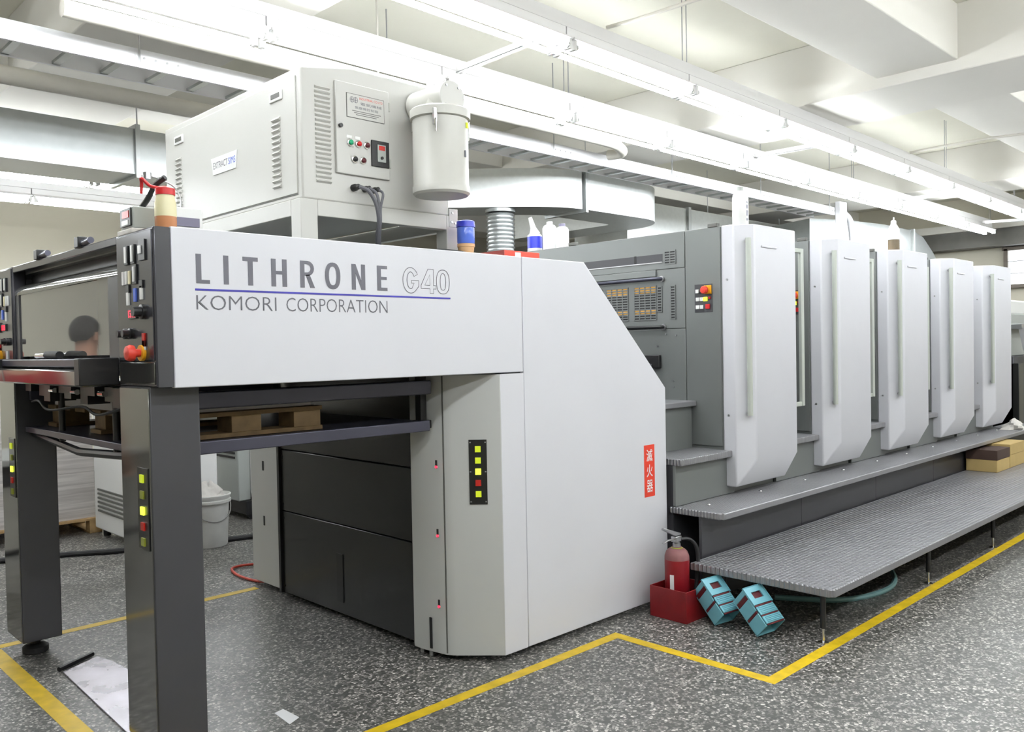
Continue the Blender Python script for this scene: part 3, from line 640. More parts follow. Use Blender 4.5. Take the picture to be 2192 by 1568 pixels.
# ------------------------------------------------------------------ printing units
XU = 3.468; PITCH = 1.18
ORD = ['first', 'second', 'third', 'fourth', 'fifth']
def make_unit():
    U = thing('printing_unit', '', 'printing press', (XU, 0.9, 0), 'row of five printing units')
    x = XU
    A, B, Cc, Dd, E_ = (0, -0.02), (0, -0.108), (0.092, -0.2), (0.62, -0.2), (0.62, -0.02)
    zt, zb, zm = 2.24, 0.60, 0.77
    v = [(x+p[0], p[1], zt) for p in (A, B, Cc, Dd, E_)] + [(x, -0.02, zb), (x, -0.108, zb), (x+0.092, -0.2, zm), (x+0.62, -0.2, zm), (x+0.62, -0.108, zb), (x+0.62, -0.02, zb)]
    fs = [(0,1,2,3,4), (0,5,6,1), (1,6,7,2), (2,7,8,3), (7,6,9,8), (3,8,9,10,4), (4,10,5,0), (5,10,9,6)]
    tw = MB().add(v, fs).build('tower_cover', 'cover_film', U, 0.008)
    # grip line embossed on the front
    box('embossed_line', 'cover', tw, x+0.17, x+0.36, -0.208, -0.199, 2.10, 2.112, 0.003)
    for z in (1.9, 1.05): MB().lathe((x, -0.06, z), [(0.007, 0), (0.007, -0.004), (0, -0.004)], 8, 'x').build('screw', 'steel', tw)
    # hand bars: one before the chamfer, one on the right side
    hb = MB().tube([(x+0.035, -0.19, 1.05), (x+0.035, -0.19, 2.15)], 0.017, 12).build('hand_bar', 'bar_ivory', U)
    for z in (1.065, 2.13): MB().cyl((x+0.035, -0.19, z), (x+0.07, -0.155, z), 0.012, n=10).build('bar_mount', 'steel', hb)
    hb = MB().box(x+0.885, x+0.925, -0.105, -0.08, 1.055, 2.15).build('hand_bar', 'bar_ivory', U, 0.004)
    for z in (1.07, 2.135): MB().box(x+0.62, x+0.885, -0.102, -0.083, z-0.015, z+0.015).build('bar_mount', 'bar_ivory', hb, 0.003)
    MB().box(x+0.002, x+0.618, -0.02, 1.95, 0.0, 2.235).build('body', 'unit_grey', U, 0.003)
    # left side cover plates
    for y0, y1, z0, z1 in ((-0.015, 0.242, 0.85, 2.236), (0.247, 1.93, 2.002, 2.236), (0.247, 1.93, 1.607, 1.998), (0.247, 1.93, 0.85, 1.603)):
        MB().box(x-0.008, x+0.003, y0, y1, z0, z1).build('cover_plate', 'unit_grey', U, 0.002)
    fx = x-0.008
    # slot window with mullion
    sl_ = MB().box(fx-0.002, fx+0.001, 0.42, 1.25, 2.052, 2.104).build('slot_window', 'charcoal', U); box('mullion', 'black', sl_, fx-0.004, fx, 0.635, 0.652, 2.05, 2.106)
    box('slot_window_lip', 'steel', sl_, fx-0.006, fx, 0.42, 1.25, 2.046, 2.052)
    def grille(y0, y1, z0, z1, ny, nz, back):
        gm = MB().box(fx-0.0015, fx+0.001, y0, y1, z0, z1).build('grille_backing', 'black', U)
        for (a, b) in back: box('inner_strip', 'ochre', gm, fx-0.0018, fx-0.0012, y0, y1, z0+(z1-z0)*a, z0+(z1-z0)*b)
        m = MB(); wy = (y1-y0)/ny; wz = (z1-z0)/nz
        for i in range(ny+1): m.box(fx-0.005, fx-0.001, y0+i*wy-0.004, y0+i*wy+0.004, z0-0.004, z1+0.004)
        for i in range(nz+1): m.box(fx-0.005, fx-0.001, y0-0.004, y1+0.004, z0+i*wz-0.004, z0+i*wz+0.004)
        o = m.build('grille', 'unit_grey', U); o['kind'] = 'stuff'
    grille(0.474, 0.657, 1.67, 1.895, 4, 13, ((0.8, 1.0), (0.18, 0.32)))
    grille(0.711, 0.90, 1.67, 1.895, 4, 13, ((0.75, 1.0), (0.18, 0.32)))
    grille(0.94, 1.12, 1.67, 1.895, 4, 13, ((0.75, 1.0), (0.18, 0.32)))
    grille(0.428, 0.463, 1.72, 1.887, 1, 9, ()); grille(0.322, 0.357, 1.67, 1.887, 1, 12, ()); grille(0.316, 0.402, 2.034, 2.118, 2, 5, ())
    MB().box(fx-0.012, fx, 0.47, 1.25, 1.955, 2.0).build('flap', 'unit_grey', U, 0.003)
    for z, yr in ((1.938, 0.43), (1.618, 0.42)):
        b_ = MB().tube(smoothpath([(fx-0.005, yr-0.005, z), (fx-0.03, yr, z), (fx-0.04, yr+0.03, z), (fx-0.04, yr+0.2, z), (fx-0.04, 1.2, z)], 4), 0.012, 10).build('round_bar', 'navy_steel' if z > 1.8 else 'black', U)
        MB().lathe((fx-0.008, yr-0.006, z), [(0.02, 0.01), (0.02, -0.006), (0, -0.006)], 12, 'x').build('bar_flange', 'steel', b_)
    rc_ = MB().box(fx-0.03, fx, 0.44, 0.62, 1.345, 1.432).build('bracket_box', 'black', U, 0.004); MB().cyl((fx-0.03, 0.50, 1.365), (fx-0.04, 0.50, 1.365), 0.01, n=10).build('bolt', 'chrome', rc_)
    for y, z in ((0.32, 1.56), (0.345, 1.22), (0.345, 1.26), (0.40, 1.57), (0.47, 1.49)): MB().lathe((fx, y, z), [(0.006, 0), (0.006, -0.004), (0, -0.004)], 8, 'x').build('screw', 'steel', U)
    # button panel
    bp = MB().box(fx-0.003, fx, 0.042, 0.172, 1.703, 1.882).build('button_panel', 'charcoal', U, 0.001)
    def bt(y, z, m_, s=0.012): box('push_button', m_, bp, fx-0.010, fx-0.003, y-s, y+s, z-s, z+s, 0.001)
    bt(0.15, 1.838, 'white_plastic'); bt(0.12, 1.838, 'black', 0.014); bt(0.148, 1.786, 'white_plastic'); bt(0.119, 1.786, 'white_plastic'); bt(0.09, 1.786, 'lamp_lit', 0.013); bt(0.06, 1.793, 'red', 0.007)
    bt(0.149, 1.736, 'white_plastic'); bt(0.119, 1.736, 'white_plastic'); bt(0.074, 1.738, 'red', 0.015)
    box('emergency_stop_base', 'yellow', bp, fx-0.012, fx-0.003, 0.045, 0.098, 1.818, 1.872, 0.002)
    MB().lathe((fx-0.012, 0.08, 1.842), [(0.012, 0.0), (0.012, -0.012), (0.025, -0.014), (0.026, -0.03), (0.02, -0.038), (0, -0.04)], 20, 'x').build('emergency_stop_button', 'estop_red', bp)
    # steps between this tower and the one before
    xl = x-0.557
    MB().box(xl, x+0.11, -0.08, 0.30, 0.79, 0.83).build('step_tread', 'plate_step', U, 0.005)
    MB().box(xl, x+0.09, -0.04, -0.02, 0.552, 0.79).build('step_riser', 'unit_grey', U, 0.002)
    MB().box(xl, x+0.0, -0.02, 1.9, 0.0, 0.79).build('base_frame', 'charcoal', U)
    # clips on the top edge
    for y in (0.0, 1.18): MB().box(x-0.012, x+0.02, y, y+0.07, 2.236, 2.26).build('top_clip', 'louver_dark', U, 0.003)
    return U
U1 = make_unit()
U1['label'] = 'first printing unit with side grilles and button panel, nearest the delivery'
index_kids()
units = [U1]
for i in range(1, 5):
    c = copy_tree(U1); c.location.x += PITCH*i; units.append(c)
    c['label'] = '%s printing unit tower counting away from the delivery' % ORD[i]
    if i == 4: c['label'] = 'fifth printing unit tower, farthest right before the feeder'
# upper stair only by the first unit
MB().box(2.905, XU-0.01, 0.17, 0.55, 1.10, 1.135).build('step_tread', 'plate_step', U1, 0.005)
MB().box(2.905, XU-0.02, 0.20, 0.22, 0.83, 1.10).build('step_riser', 'unit_grey', U1, 0.002)
MB().box(2.905, XU-0.02, 0.55, 0.57, 1.135, 1.20).build('step_riser', 'unit_grey', U1, 0.002)

# feeder behind the fifth unit
FD = thing('feeder', 'dark feeder end of the press beyond the last tower', 'printing press', (10.3, 0.9, 0))
MB().box(9.45, 11.4, -0.05, 1.9, 0.0, 1.30).build('body', 'charcoal', FD, 0.01)
MB().box(9.45, 9.6, -0.10, 1.9, 0.5, 1.22).build('side_plate', 'black_panel', FD, 0.006)
MB().box(9.55, 11.3, 0.0, 1.85, 1.30, 1.78).build('feed_head', 'grey_device', FD, 0.01)
MB().box(9.5, 11.0, -0.12, 0.05, 1.60, 1.66).build('feed_rail', 'steel', FD, 0.004)
MB().prism([(9.50, 1.62), (9.56, 1.62), (9.86, 1.2), (9.80, 1.2)], 'y', -0.14, -0.08).build('slanted_arm', 'white_metal', FD, 0.003)
MB().box(9.7, 10.8, 0.1, 1.7, 1.78, 1.95).build('suction_head', 'white_plastic', FD, 0.02)

# ------------------------------------------------------------------ long access step and footboard
ST = thing('access_step', 'long tread plate step running along the foot of the printing towers', 'step', (6, -0.2, 0))
MB().prism([(2.9, -0.0), (2.9, -0.335), (2.925, -0.36), (9.44, -0.36), (9.44, -0.0)], 'z', 0.512, 0.55).build('tread', 'plate_step', ST, 0.006)
for i, (a, b) in enumerate(((2.91, 4.1), (4.103, 5.3), (5.303, 6.5), (6.503, 7.7), (7.703, 9.4))):
    MB().box(a, b, -0.215, -0.195, 0.02, 0.512).build('riser', 'charcoal', ST, 0.002)
for i in range(11): MB().lathe((3.1+i*0.6, -0.14, 0.55), [(0.012, 0), (0.009, 0.004), (0, 0.005)], 10).build('tread_bolt', 'chrome', ST)
FB = thing('footboard', 'wide low grey tread plate footboard standing on black legs', 'platform', (5.5, -0.64, 0))
MB().prism([(2.76, -0.235), (2.76, -1.03), (2.785, -1.055), (9.4, -1.055), (9.4, -0.235)], 'z', 0.245, 0.285).build('board', 'plate', FB, 0.005)
for x in (2.805, 4.215, 5.46, 6.85, 8.2, 9.3):
    for y in (-0.98, -0.42):
        l = MB().cyl((x, y, 0.075), (x, y, 0.246), 0.014, n=12).build('leg', 'black', FB); MB().cyl((x, y, 0.008), (x, y, 0.078), 0.007, n=10).build('threaded_rod', 'chrome', l); MB().lathe((x, y, 0), [(0.026, 0.0), (0.026, 0.006), (0.012, 0.012), (0, 0.012)], 14).build('foot_disc', 'chrome', l)

# ------------------------------------------------------------------ fire extinguisher, box, stools
EB = thing('extinguisher_box', 'open red metal box holding the fire extinguisher', 'box', (2.70, -0.22, 0))
bx0, bx1, by0, by1, bh = 2.585, 2.84, -0.325, -0.085, 0.17
for a in ((bx0, bx1, by0, by0+0.006), (bx0, bx1, by1-0.006, by1), (bx0, bx0+0.006, by0+0.006, by1-0.006), (bx1-0.006, bx1, by0+0.006, by1-0.006)): MB().box(*a, 0.0, bh).build('wall_panel', 'red_dark', EB, 0.002)
MB().box(bx0+0.006, bx1-0.006, by0+0.006, by1-0.006, 0.0, 0.006).build('bottom_panel', 'red_dark', EB)
FE = thing('fire_extinguisher', 'red dusty fire extinguisher with black hose standing in the red box', 'fire extinguisher', (2.705, -0.185, 0.0065))
ex, ey = 2.705, -0.185
KZ = 0.8
def K(b): b.v = [Vector((p.x, p.y, 0.0065+(p.z-0.0065)*KZ)) for p in b.v]; return b
K(MB().lathe((ex, ey, 0), [(0.0, 0.0065), (0.062, 0.0065), (0.068, 0.016), (0.068, 0.385)], 32)).build('cylinder', 'red_dusty', FE)
K(MB().lathe((ex, ey, 0), [(0.068, 0.385), (0.067, 0.41), (0.058, 0.44), (0.045, 0.455), (0.03, 0.462), (0.028, 0.47), (0, 0.47)], 32)).build('shoulder', 'dusty_rose', FE)
K(MB().lathe((ex, ey, 0), [(0.0285, 0.458), (0.034, 0.463), (0.0285, 0.468)], 20)).build('neck_ring', 'lamp_dim', FE)
K(MB().lathe((ex, ey, 0), [(0.022, 0.468), (0.022, 0.495), (0.016, 0.5), (0.016, 0.53), (0, 0.53)], 18)).build('valve', 'steel', FE)
K(MB().box(ex-0.03, ex+0.025, ey-0.018, ey+0.018, 0.505, 0.545)).build('valve_head', 'steel', FE, 0.004)
K(MB().prism([(ex+0.03, 0.56), (ex+0.03, 0.548), (ex-0.02, 0.548), (ex-0.13, 0.61), (ex-0.127, 0.624)], 'y', ey-0.009, ey+0.009)).build('squeeze_lever', 'steel', FE, 0.002)
K(MB().prism([(ex, 0.522), (ex, 0.53), (ex-0.09, 0.535), (ex-0.13, 0.522), (ex-0.128, 0.514), (ex-0.09, 0.526)], 'y', ey-0.008, ey+0.008)).build('carry_handle', 'steel', FE, 0.002)
K(MB().tube(smoothpath([(ex+0.02, ey-0.01, 0.52), (ex+0.065, ey-0.04, 0.515), (ex+0.10, ey-0.06, 0.46), (ex+0.11, ey-0.065, 0.36), (ex+0.10, ey-0.06, 0.22), (ex+0.09, ey-0.05, 0.08)], 6), 0.011, 10)).build('hose', 'rubber', FE)
lb = MB(); n_ = 10; vs = []
for i in range(n_+1):
    a = PI*1.0 + i*(0.35/n_)
    for z in (0.14, 0.29): vs.append((ex+0.0688*math.cos(a), ey+0.0688*math.sin(a), z))
K(lb.add(vs, [(2*i, 2*i+2, 2*i+3, 2*i+1) for i in range(n_)])).build('label', 'paper_white', FE, smooth=True)

TIP, LEAN = -42, -24
def make_stool(label, corner):
    S = thing('step_stool', label, 'step stool', (0, 0, 0), 'teal folding step stools')
    W, Dp, H = 0.075, 0.06, 0.25; SCL = 0.86      # half width, half depth, height; front faces local -Y
    def b(name, m_, x0, x1, y0, y1, z0, z1, par=None, bev=0.003): return MB().box(x0, x1, y0, y1, z0, z1).build(name, m_, par or S, bev, local=True)
    # front plate with a hand hole: four bars round the opening
    fp = MB(); y0, y1 = -Dp-0.006, -Dp+0.004
    for a in ((-W, -0.038, 0.135, H), (0.038, W, 0.135, H), (-0.038, 0.038, 0.135, 0.172), (-0.038, 0.038, 0.215, H)): fp.box(a[0], a[1], y0, y1, a[2], a[3])
    fp.build('front_plate', 'teal', S, 0.0, local=True)
    b('hole_liner', 'maroon', -0.05, 0.05, -Dp+0.006, -Dp+0.012, 0.162, 0.225)
    for x in (-W-0.004, W): b('plate_rim', 'teal', x, x+0.004, y0-0.004, y1, 0.13, H)
    b('plate_rim', 'teal', -W-0.004, W+0.004, y0-0.004, y1, H, H+0.004)
    for i, (za, zb) in enumerate(((0.068, 0.122), (0.010, 0.058))):
        p = b('ribbed_panel', 'teal', -W+0.004, W-0.004, -Dp-0.006, -Dp+0.004, za, zb)
        for k in range(4): z = za+0.010+k*(zb-za-0.018)/3; b('rib', 'teal', -W+0.016, W-0.016, -Dp-0.010, -Dp-0.006, z-0.003, z+0.003, p, 0.001)
    for za, zb in ((0.122, 0.135), (0.058, 0.068), (0.0, 0.010)): b('hinge_band', 'maroon', -W+0.006, W-0.006, -Dp-0.003, -Dp+0.004, za, zb)
    b('top_plate', 'teal', -W+0.004, W-0.004, -Dp+0.004, Dp, H-0.008, H)
    # side panels and back
    for sgn in (-1, 1):
        x0, x1 = (sgn*W-0.004, sgn*W+0.004)
        b('side_panel', 'teal', x0, x1, -Dp+0.004, Dp, 0.215, H-0.008); b('hinge_band', 'maroon', x0+0.001, x1-0.001, -Dp+0.006, Dp-0.004, 0.185, 0.215)
        b('side_panel', 'teal', x0, x1, -Dp+0.004, Dp, 0.105, 0.185); b('hinge_band', 'maroon', x0+0.001, x1-0.001, -Dp+0.006, Dp-0.004, 0.088, 0.105)
        b('side_panel', 'teal', x0, x1, -Dp+0.004, Dp, 0.0, 0.088)
    b('back_plate', 'teal', -W, W, Dp, Dp+0.008, 0.0, H)
    F = Vector((0.70, 0.714, 0)); Rr = Vector((0.714, -0.70, 0)); Z = Vector((0, 0, 1))
    n = (-F*math.cos(math.radians(20)) + Rr*math.sin(math.radians(20)))       # front normal
    ax_y = -n; ax_x = ax_y.cross(Z)
    base = Matrix((ax_x, ax_y, Z)).transposed()
    tip = Matrix.Rotation(math.radians(TIP), 3, Rr)     # leans back from the viewer
    lean = Matrix.Rotation(math.radians(LEAN), 3, F)    # leans to the left
    rot = (tip @ lean @ base)
    S.scale = (SCL, SCL, SCL)
    pts = [(rot @ Vector((x, y, z)))*SCL for x in (-W, W) for y in (-Dp-0.006, Dp+0.008) for z in (0, H)]
    low = min(pts, key=lambda p: p.z)
    S.rotation_euler = rot.to_euler(); S.location = (corner[0]-low.x, corner[1]-low.y, -low.z+0.002)
    return S
make_stool('teal folding step stool leaning against the red box', (2.66, -0.45))
make_stool('teal folding step stool tipped over beside the other one, nearer the footboard leg', (2.655, -0.70))

# ------------------------------------------------------------------ things on top of the press
tz = 1.9325
G = thing('glue_bottle', 'cream squeeze bottle with red cap on the delivery corner', 'bottle', (0.03, 0.11, tz))
MB().lathe((0.03, 0.11, tz), [(0.0, 0), (0.034, 0), (0.037, 0.006), (0.037, 0.055), (0, 0.055)], 24).build('liquid', 'amber', G)
MB().lathe((0.03, 0.11, tz), [(0.0375, 0.055), (0.037, 0.10), (0.032, 0.125), (0.03, 0.135), (0, 0.135)], 24).build('upper_body', 'cream_plastic', G)
cp_ = MB().lathe((0.03, 0.11, tz), [(0.034, 0.132), (0.034, 0.155), (0.02, 0.162), (0, 0.165)], 24).build('cap', 'red', G)
MB().tube(smoothpath([(0.02, 0.12, tz+0.158), (-0.01, 0.14, tz+0.165), (-0.035, 0.15, tz+0.19), (-0.03, 0.165, tz+0.175), (-0.03, 0.17, tz+0.14)], 5), 0.006, 8).build('spout', 'red', cp_)
MT = thing('counter_meter', 'small grey digital counter with a red display beside the cream bottle', 'meter', (0.0, 0.27, tz))
MB().box(-0.05, 0.05, 0.20, 0.32, tz+0.02, tz+0.10).build('case', 'grey_device', MT, 0.006)
MB().box(-0.056, -0.05, 0.21, 0.31, tz+0.03, tz+0.095).build('bezel', 'black', MT, 0.002)
MB().box(-0.058, -0.055, 0.225, 0.285, tz+0.06, tz+0.085).build('display', 'lamp_red', MT)
MB().box(-0.058, -0.055, 0.23, 0.29, tz+0.035, tz+0.052).build('keypad', 'white_plastic', MT)
MB().box(-0.06, 0.06, 0.19, 0.33, tz, tz+0.02).build('base', 'rag', MT, 0.004)
MB().tube(smoothpath([(0.0, 0.26, tz+0.10), (0.01, 0.22, tz+0.13), (0.02, 0.17, tz+0.175), (0.04, 0.13, tz+0.20)], 5), 0.010, 8).build('cable', 'rubber', MT)
DV = thing('sensor_box', 'cream box with grey-violet front band and a thin bent probe', 'device', (0.19, 0.40, tz))
MB().box(0.13, 0.28, 0.36, 0.50, tz, tz+0.14).build('case', 'white_plastic', DV, 0.004)
MB().box(0.132, 0.265, 0.353, 0.361, tz+0.065, tz+0.10).build('front_band', 'purple_grey', DV, 0.001)
MB().tube(smoothpath([(0.21, 0.40, tz+0.14), (0.21, 0.40, tz+0.18), (0.19, 0.41, tz+0.225), (0.14, 0.42, tz+0.25), (0.09, 0.42, tz+0.26)], 5), 0.003, 6).build('probe', 'steel', DV)
MB().lathe((0.09, 0.42, tz+0.24), [(0.0, 0), (0.016, 0.004), (0.016, 0.03), (0, 0.034)], 14).build('probe_head', 'steel', DV)
RB = thing('red_carton', 'flat orange-red carton with a small white sticker lying on the delivery', 'box', (1.80, 0.17, tz))
MB().box(1.655, 1.90, 0.06, 0.30, tz, tz+0.043).build('carton', 'orange_box', RB, 0.002)
MB().box(1.725, 1.765, 0.0585, 0.0605, tz+0.012, tz+0.036).build('sticker', 'paper_white', RB)
MB().box(1.652, 1.6555, 0.06, 0.30, tz, tz+0.043).build('end_flap', 'rose_box', RB)
J = thing('blue_jar', 'clear blue plastic jar with a blue lid', 'jar', (1.53, 0.20, tz+0.076))
jx, jy, jz = 1.53, 0.20, tz+0.076
TC = thing('tan_tub', 'tan plastic tub under the blue jar', 'tub', (jx, jy, tz))
MB().lathe((jx, jy, tz), [(0, 0), (0.034, 0), (0.040, 0.06), (0.043, 0.061), (0.043, 0.075), (0, 0.075)], 24).build('body', 'tan', TC)
MB().lathe((jx, jy, jz), [(0, 0), (0.041, 0), (0.043, 0.01), (0.043, 0.075), (0.041, 0.082), (0, 0.082)], 24).build('body', 'blue_clear', J)
MB().lathe((jx, jy, jz), [(0.046, 0.08), (0.046, 0.094), (0.044, 0.098), (0.044, 0.108), (0.038, 0.112), (0, 0.112)], 24).build('lid', 'blue_plastic', J)
tag(MB().tube([(1.36+0.10*math.cos(a), 0.13+0.06*math.sin(a), tz+0.008+0.010*math.sin(a*0.5)) for a in [i*2*PI/24 for i in range(24)]], 0.008, 8, closed=True).build('cable_loop', 'rubber'), 'black cable loop lying beside the extractor frame', 'cable')
# tool on the tray bar
TL = thing('hand_tool', 'small black and silver hand tool on the tray bar', 'tool', (-0.09, 1.0, 1.4875))
MB().cyl((-0.09, 1.24, 1.502), (-0.09, 1.10, 1.502), 0.013, n=10).build('shaft', 'chrome', TL); MB().cyl((-0.09, 1.10, 1.505), (-0.09, 0.93, 1.503), 0.017, n=12).build('grip', 'rubber', TL)

# bottles on the first unit and on the third tower
B1 = thing('funnel_bottle', 'white squeeze bottle with blue label and tilted spout', 'bottle', (XU+0.08, 1.68, 2.2355))
c_ = (XU+0.08, 1.68, 2.2355)
MB().lathe(c_, [(0, 0), (0.055, 0), (0.058, 0.01), (0.058, 0.13), (0.045, 0.14), (0, 0.145)], 24).build('body', 'white_plastic', B1)
MB().lathe(c_, [(0.0585, 0.03), (0.0585, 0.12)], 24).build('label_band', 'blue_plastic', B1)
MB().tube([(c_[0], c_[1], c_[2]+0.14), (c_[0]-0.01, c_[1]+0.005, c_[2]+0.19), (c_[0]-0.03, c_[1]+0.02, c_[2]+0.27)], [0.045, 0.022, 0.016], 14).build('spout', 'white_plastic', B1)
for i, (yy, r, h, lab) in enumerate(((1.53, 0.055, 0.20, 'plain white plastic bottle with rounded shoulders on the first unit'), (1.40, 0.05, 0.17, 'short white plastic bottle with a violet cap on the first unit'))):
    b_ = thing('white_bottle', lab, 'bottle', (XU+0.09, yy, 2.2355)); c_ = (XU+0.09, yy, 2.2355)
    MB().lathe(c_, [(0, 0), (r, 0), (r, h*0.85), (r*0.75, h*0.96), (0.02, h)], 24).build('body', 'white_plastic', b_); MB().lathe(c_, [(0.024, h*0.98), (0.024, h+0.02), (0, h+0.02)], 16).build('cap', 'white_plastic' if i == 0 else 'purple_grey', b_)
OB = thing('oil_bottle', 'clear bottle with dark oil on top of the third tower', 'bottle', (XU+2*PITCH+0.10, -0.12, 2.2405)); c_ = (XU+2*PITCH+0.10, -0.12, 2.2405)
MB().lathe(c_, [(0, 0), (0.045, 0), (0.045, 0.085), (0, 0.085)], 20).build('oil', 'oil_dark', OB)
MB().lathe(c_, [(0.0455, 0.085), (0.0455, 0.17), (0.03, 0.20), (0.018, 0.22), (0, 0.22)], 20).build('upper_body', 'white_plastic', OB); MB().lathe(c_, [(0.021, 0.215), (0.021, 0.24), (0.006, 0.25), (0.006, 0.27), (0, 0.27)], 14).build('cap', 'white_plastic', OB)

WB = thing('label_bottle', 'tall white bottle with printed label on top of the first tower', 'bottle', (XU+0.10, -0.10, 2.2405)); c_ = (XU+0.10, -0.10, 2.2405)
MB().lathe(c_, [(0, 0), (0.047, 0), (0.05, 0.006), (0.05, 0.17), (0.044, 0.195), (0.022, 0.212), (0.018, 0.22), (0, 0.22)], 24).build('body', 'white_plastic', WB); MB().lathe(c_, [(0.02, 0.215), (0.02, 0.24), (0.008, 0.246), (0, 0.248)], 14).build('cap', 'grey_device', WB)
for k, (za, zb) in enumerate(((0.135, 0.145), (0.10, 0.125), (0.055, 0.09), (0.025, 0.04))):
    lm = MB(); vv = []
    for i in range(7):
        aa = PI*1.42+i*0.07
        for z in (za, zb): vv.append((c_[0]+0.0505*math.cos(aa), c_[1]+0.0505*math.sin(aa), c_[2]+z))
    lm.add(vv, [(2*i, 2*i+2, 2*i+3, 2*i+1) for i in range(6)]); lm.build('printed_block', 'letter_grey', WB)
# rag and cartons on the far right steps
def rag(name, label, c, r, h):
    m = MB(); n = 18; k = 7; vs = []
    for j in range(k+1):
        t = j/k
        for i in range(n):
            a = 2*PI*i/n; rr = r*(1-t*0.9)*(1+0.22*math.sin(3*a+j)+0.12*random.uniform(-1, 1)); vs.append((c[0]+rr*1.5*math.cos(a), c[1]+rr*math.sin(a), c[2]+h*math.sin(t*PI/2)*(1+0.25*math.sin(2*a+1.3))*(0 if j == 0 else 1)))
    m.add(vs, [(j*n+i, j*n+(i+1) % n, (j+1)*n+(i+1) % n, (j+1)*n+i) for j in range(k) for i in range(n)] + [tuple(k*n+i for i in range(n)), tuple(range(n-1, -1, -1))])
    o = m.build(name, 'rag', smooth=True); return tag(o, label, 'rag')
rag('wiping_rag', 'crumpled white wiping rag on the long step by the fifth tower', (8.75, -0.235, 0.551), 0.12, 0.09)
for (x0, x1, y0, y1, h, lab) in ((7.25, 7.62, -0.50, -0.24, 0.20, 'cardboard carton with dark printed lid on the footboard, left of two'), (7.64, 8.1, -0.50, -0.24, 0.22, 'plain cardboard carton on the footboard, right of two')):
    b_ = thing('carton', lab, 'box', ((x0+x1)/2, (y0+y1)/2, 0.2855)); MB().box(x0, x1, y0, y1, 0.2855, 0.2855+h*0.55).build('body', 'cardboard', b_, 0.003); MB().box(x0-0.003, x1+0.003, y0-0.003, y1+0.003, 0.2855+h*0.55, 0.2855+h).build('lid', 'cardboard_dark' if x0 < 7.5 else 'cardboard', b_, 0.003)

# ------------------------------------------------------------------ floor clutter
PL = thing('steel_plate', 'stained bare steel plate lying on the floor by the front post', 'metal plate', (0.1, 1.0, 0))
MB().add([(0.03, 1.43, 0.002), (0.215, 1.53, 0.002), (0.245, 1.40, 0.002), (0.30, 0.55, 0.002), (0.0, 0.52, 0.002), (0.03, 1.43, 0.008), (0.215, 1.53, 0.008), (0.245, 1.40, 0.008), (0.30, 0.55, 0.008), (0.0, 0.52, 0.008)],
         [(0,4,3,2,1), (5,6,7,8,9), (0,1,6,5), (1,2,7,6), (2,3,8,7), (3,4,9,8), (4,0,5,9)]).build('sheet', 'steel_stained' if 'steel_stained' in MATS else 'steel', PL)
MB().tube([(0.02, 1.46, 0.014), (0.205, 1.565, 0.014)], 0.012, 8).build('edge_bar', 'black', PL)
tag(MB().add([(0.49, 0.15, 0.0), (0.55, 0.18, 0.0), (0.545, 0.30, 0.0), (0.50, 0.29, 0.0), (0.49, 0.15, 0.002), (0.55, 0.18, 0.002), (0.545, 0.30, 0.002), (0.50, 0.29, 0.002)], [(0,3,2,1),(4,5,6,7),(0,1,5,4),(1,2,6,5),(2,3,7,6),(3,0,4,7)]).build('paper_scrap', 'paper_white'), 'small white paper scrap on the terrazzo floor', 'paper')
tag(MB().tube(smoothpath([(1.47, 2.05, 0.05), (1.43, 2.16, 0.012), (1.40, 2.4, 0.012), (1.46, 2.62, 0.012), (1.60, 2.62, 0.012), (1.68, 2.5, 0.012), (1.66, 2.33, 0.03)], 8), 0.009, 8).build('air_hose', 'cable_red'), 'red air hose looped on the floor behind the black panel', 'hose')
tag(MB().tube(smoothpath([(-2.5, 4.6, 0.02), (0.2, 4.15, 0.02), (1.2, 3.70, 0.02), (1.95, 3.45, 0.02), (3.2, 3.2, 0.02)], 6), 0.02, 8).build('floor_cable', 'rubber'), 'thick black cable lying across the floor behind the delivery', 'cable')
tag(MB().tube(smoothpath([(3.3, -0.45, 0.015), (3.5, -0.75, 0.015), (3.85, -0.86, 0.015), (4.15, -0.80, 0.03), (4.35, -0.6, 0.10), (4.5, -0.35, 0.2)], 8), 0.016, 8).build('water_hose', 'hose_teal'), 'grey-green hose curving on the floor under the footboard', 'hose')
BK = thing('bucket', 'white plastic paint bucket with a raised rim and rags on top', 'bucket', (1.69, 3.48, 0)); c_ = (1.69, 3.48, 0)
MB().lathe(c_, [(0, 0), (0.135, 0), (0.14, 0.01), (0.155, 0.34), (0.172, 0.342), (0.172, 0.36), (0.158, 0.365), (0.172, 0.39), (0.172, 0.40), (0.16, 0.402), (0.15, 0.38), (0.0, 0.36)], 32).build('shell', 'bucket', BK)
MB().tube([(c_[0]+0.17*math.cos(a), c_[1]-0.17*math.sin(a)*0.9-0.0, 0.36-0.16*math.sin(a)) for a in [PI*i/16 for i in range(17)]], 0.004, 6).build('bail_handle', 'steel', BK)
rag('bucket_rag', 'white rag heaped in the paint bucket', (1.69, 3.48, 0.37), 0.09, 0.11)
def pallet(c, label, wx, wy):
    p = thing('pallet', label, 'pallet', (c[0], c[1], 0)); x0, x1, y0, y1 = c[0]-wx/2, c[0]+wx/2, c[1]-wy/2, c[1]+wy/2
    for i in range(6): MB().box(x0, x1, y0+i*(wy-0.1)/5, y0+i*(wy-0.1)/5+0.1, 0.108, 0.128).build('deck_board', 'wood', p, 0.002)
    for x in (x0, (x0+x1)/2-0.05, x1-0.1):
        for y in (y0, (y0+y1)/2-0.05, y1-0.1): MB().box(x, x+0.1, y, y+0.1, 0.018, 0.108).build('block', 'wood', p, 0.002)
        MB().box(x, x+0.1, y0, y1, 0.0, 0.018).build('skid_board', 'wood', p, 0.002)
    return p
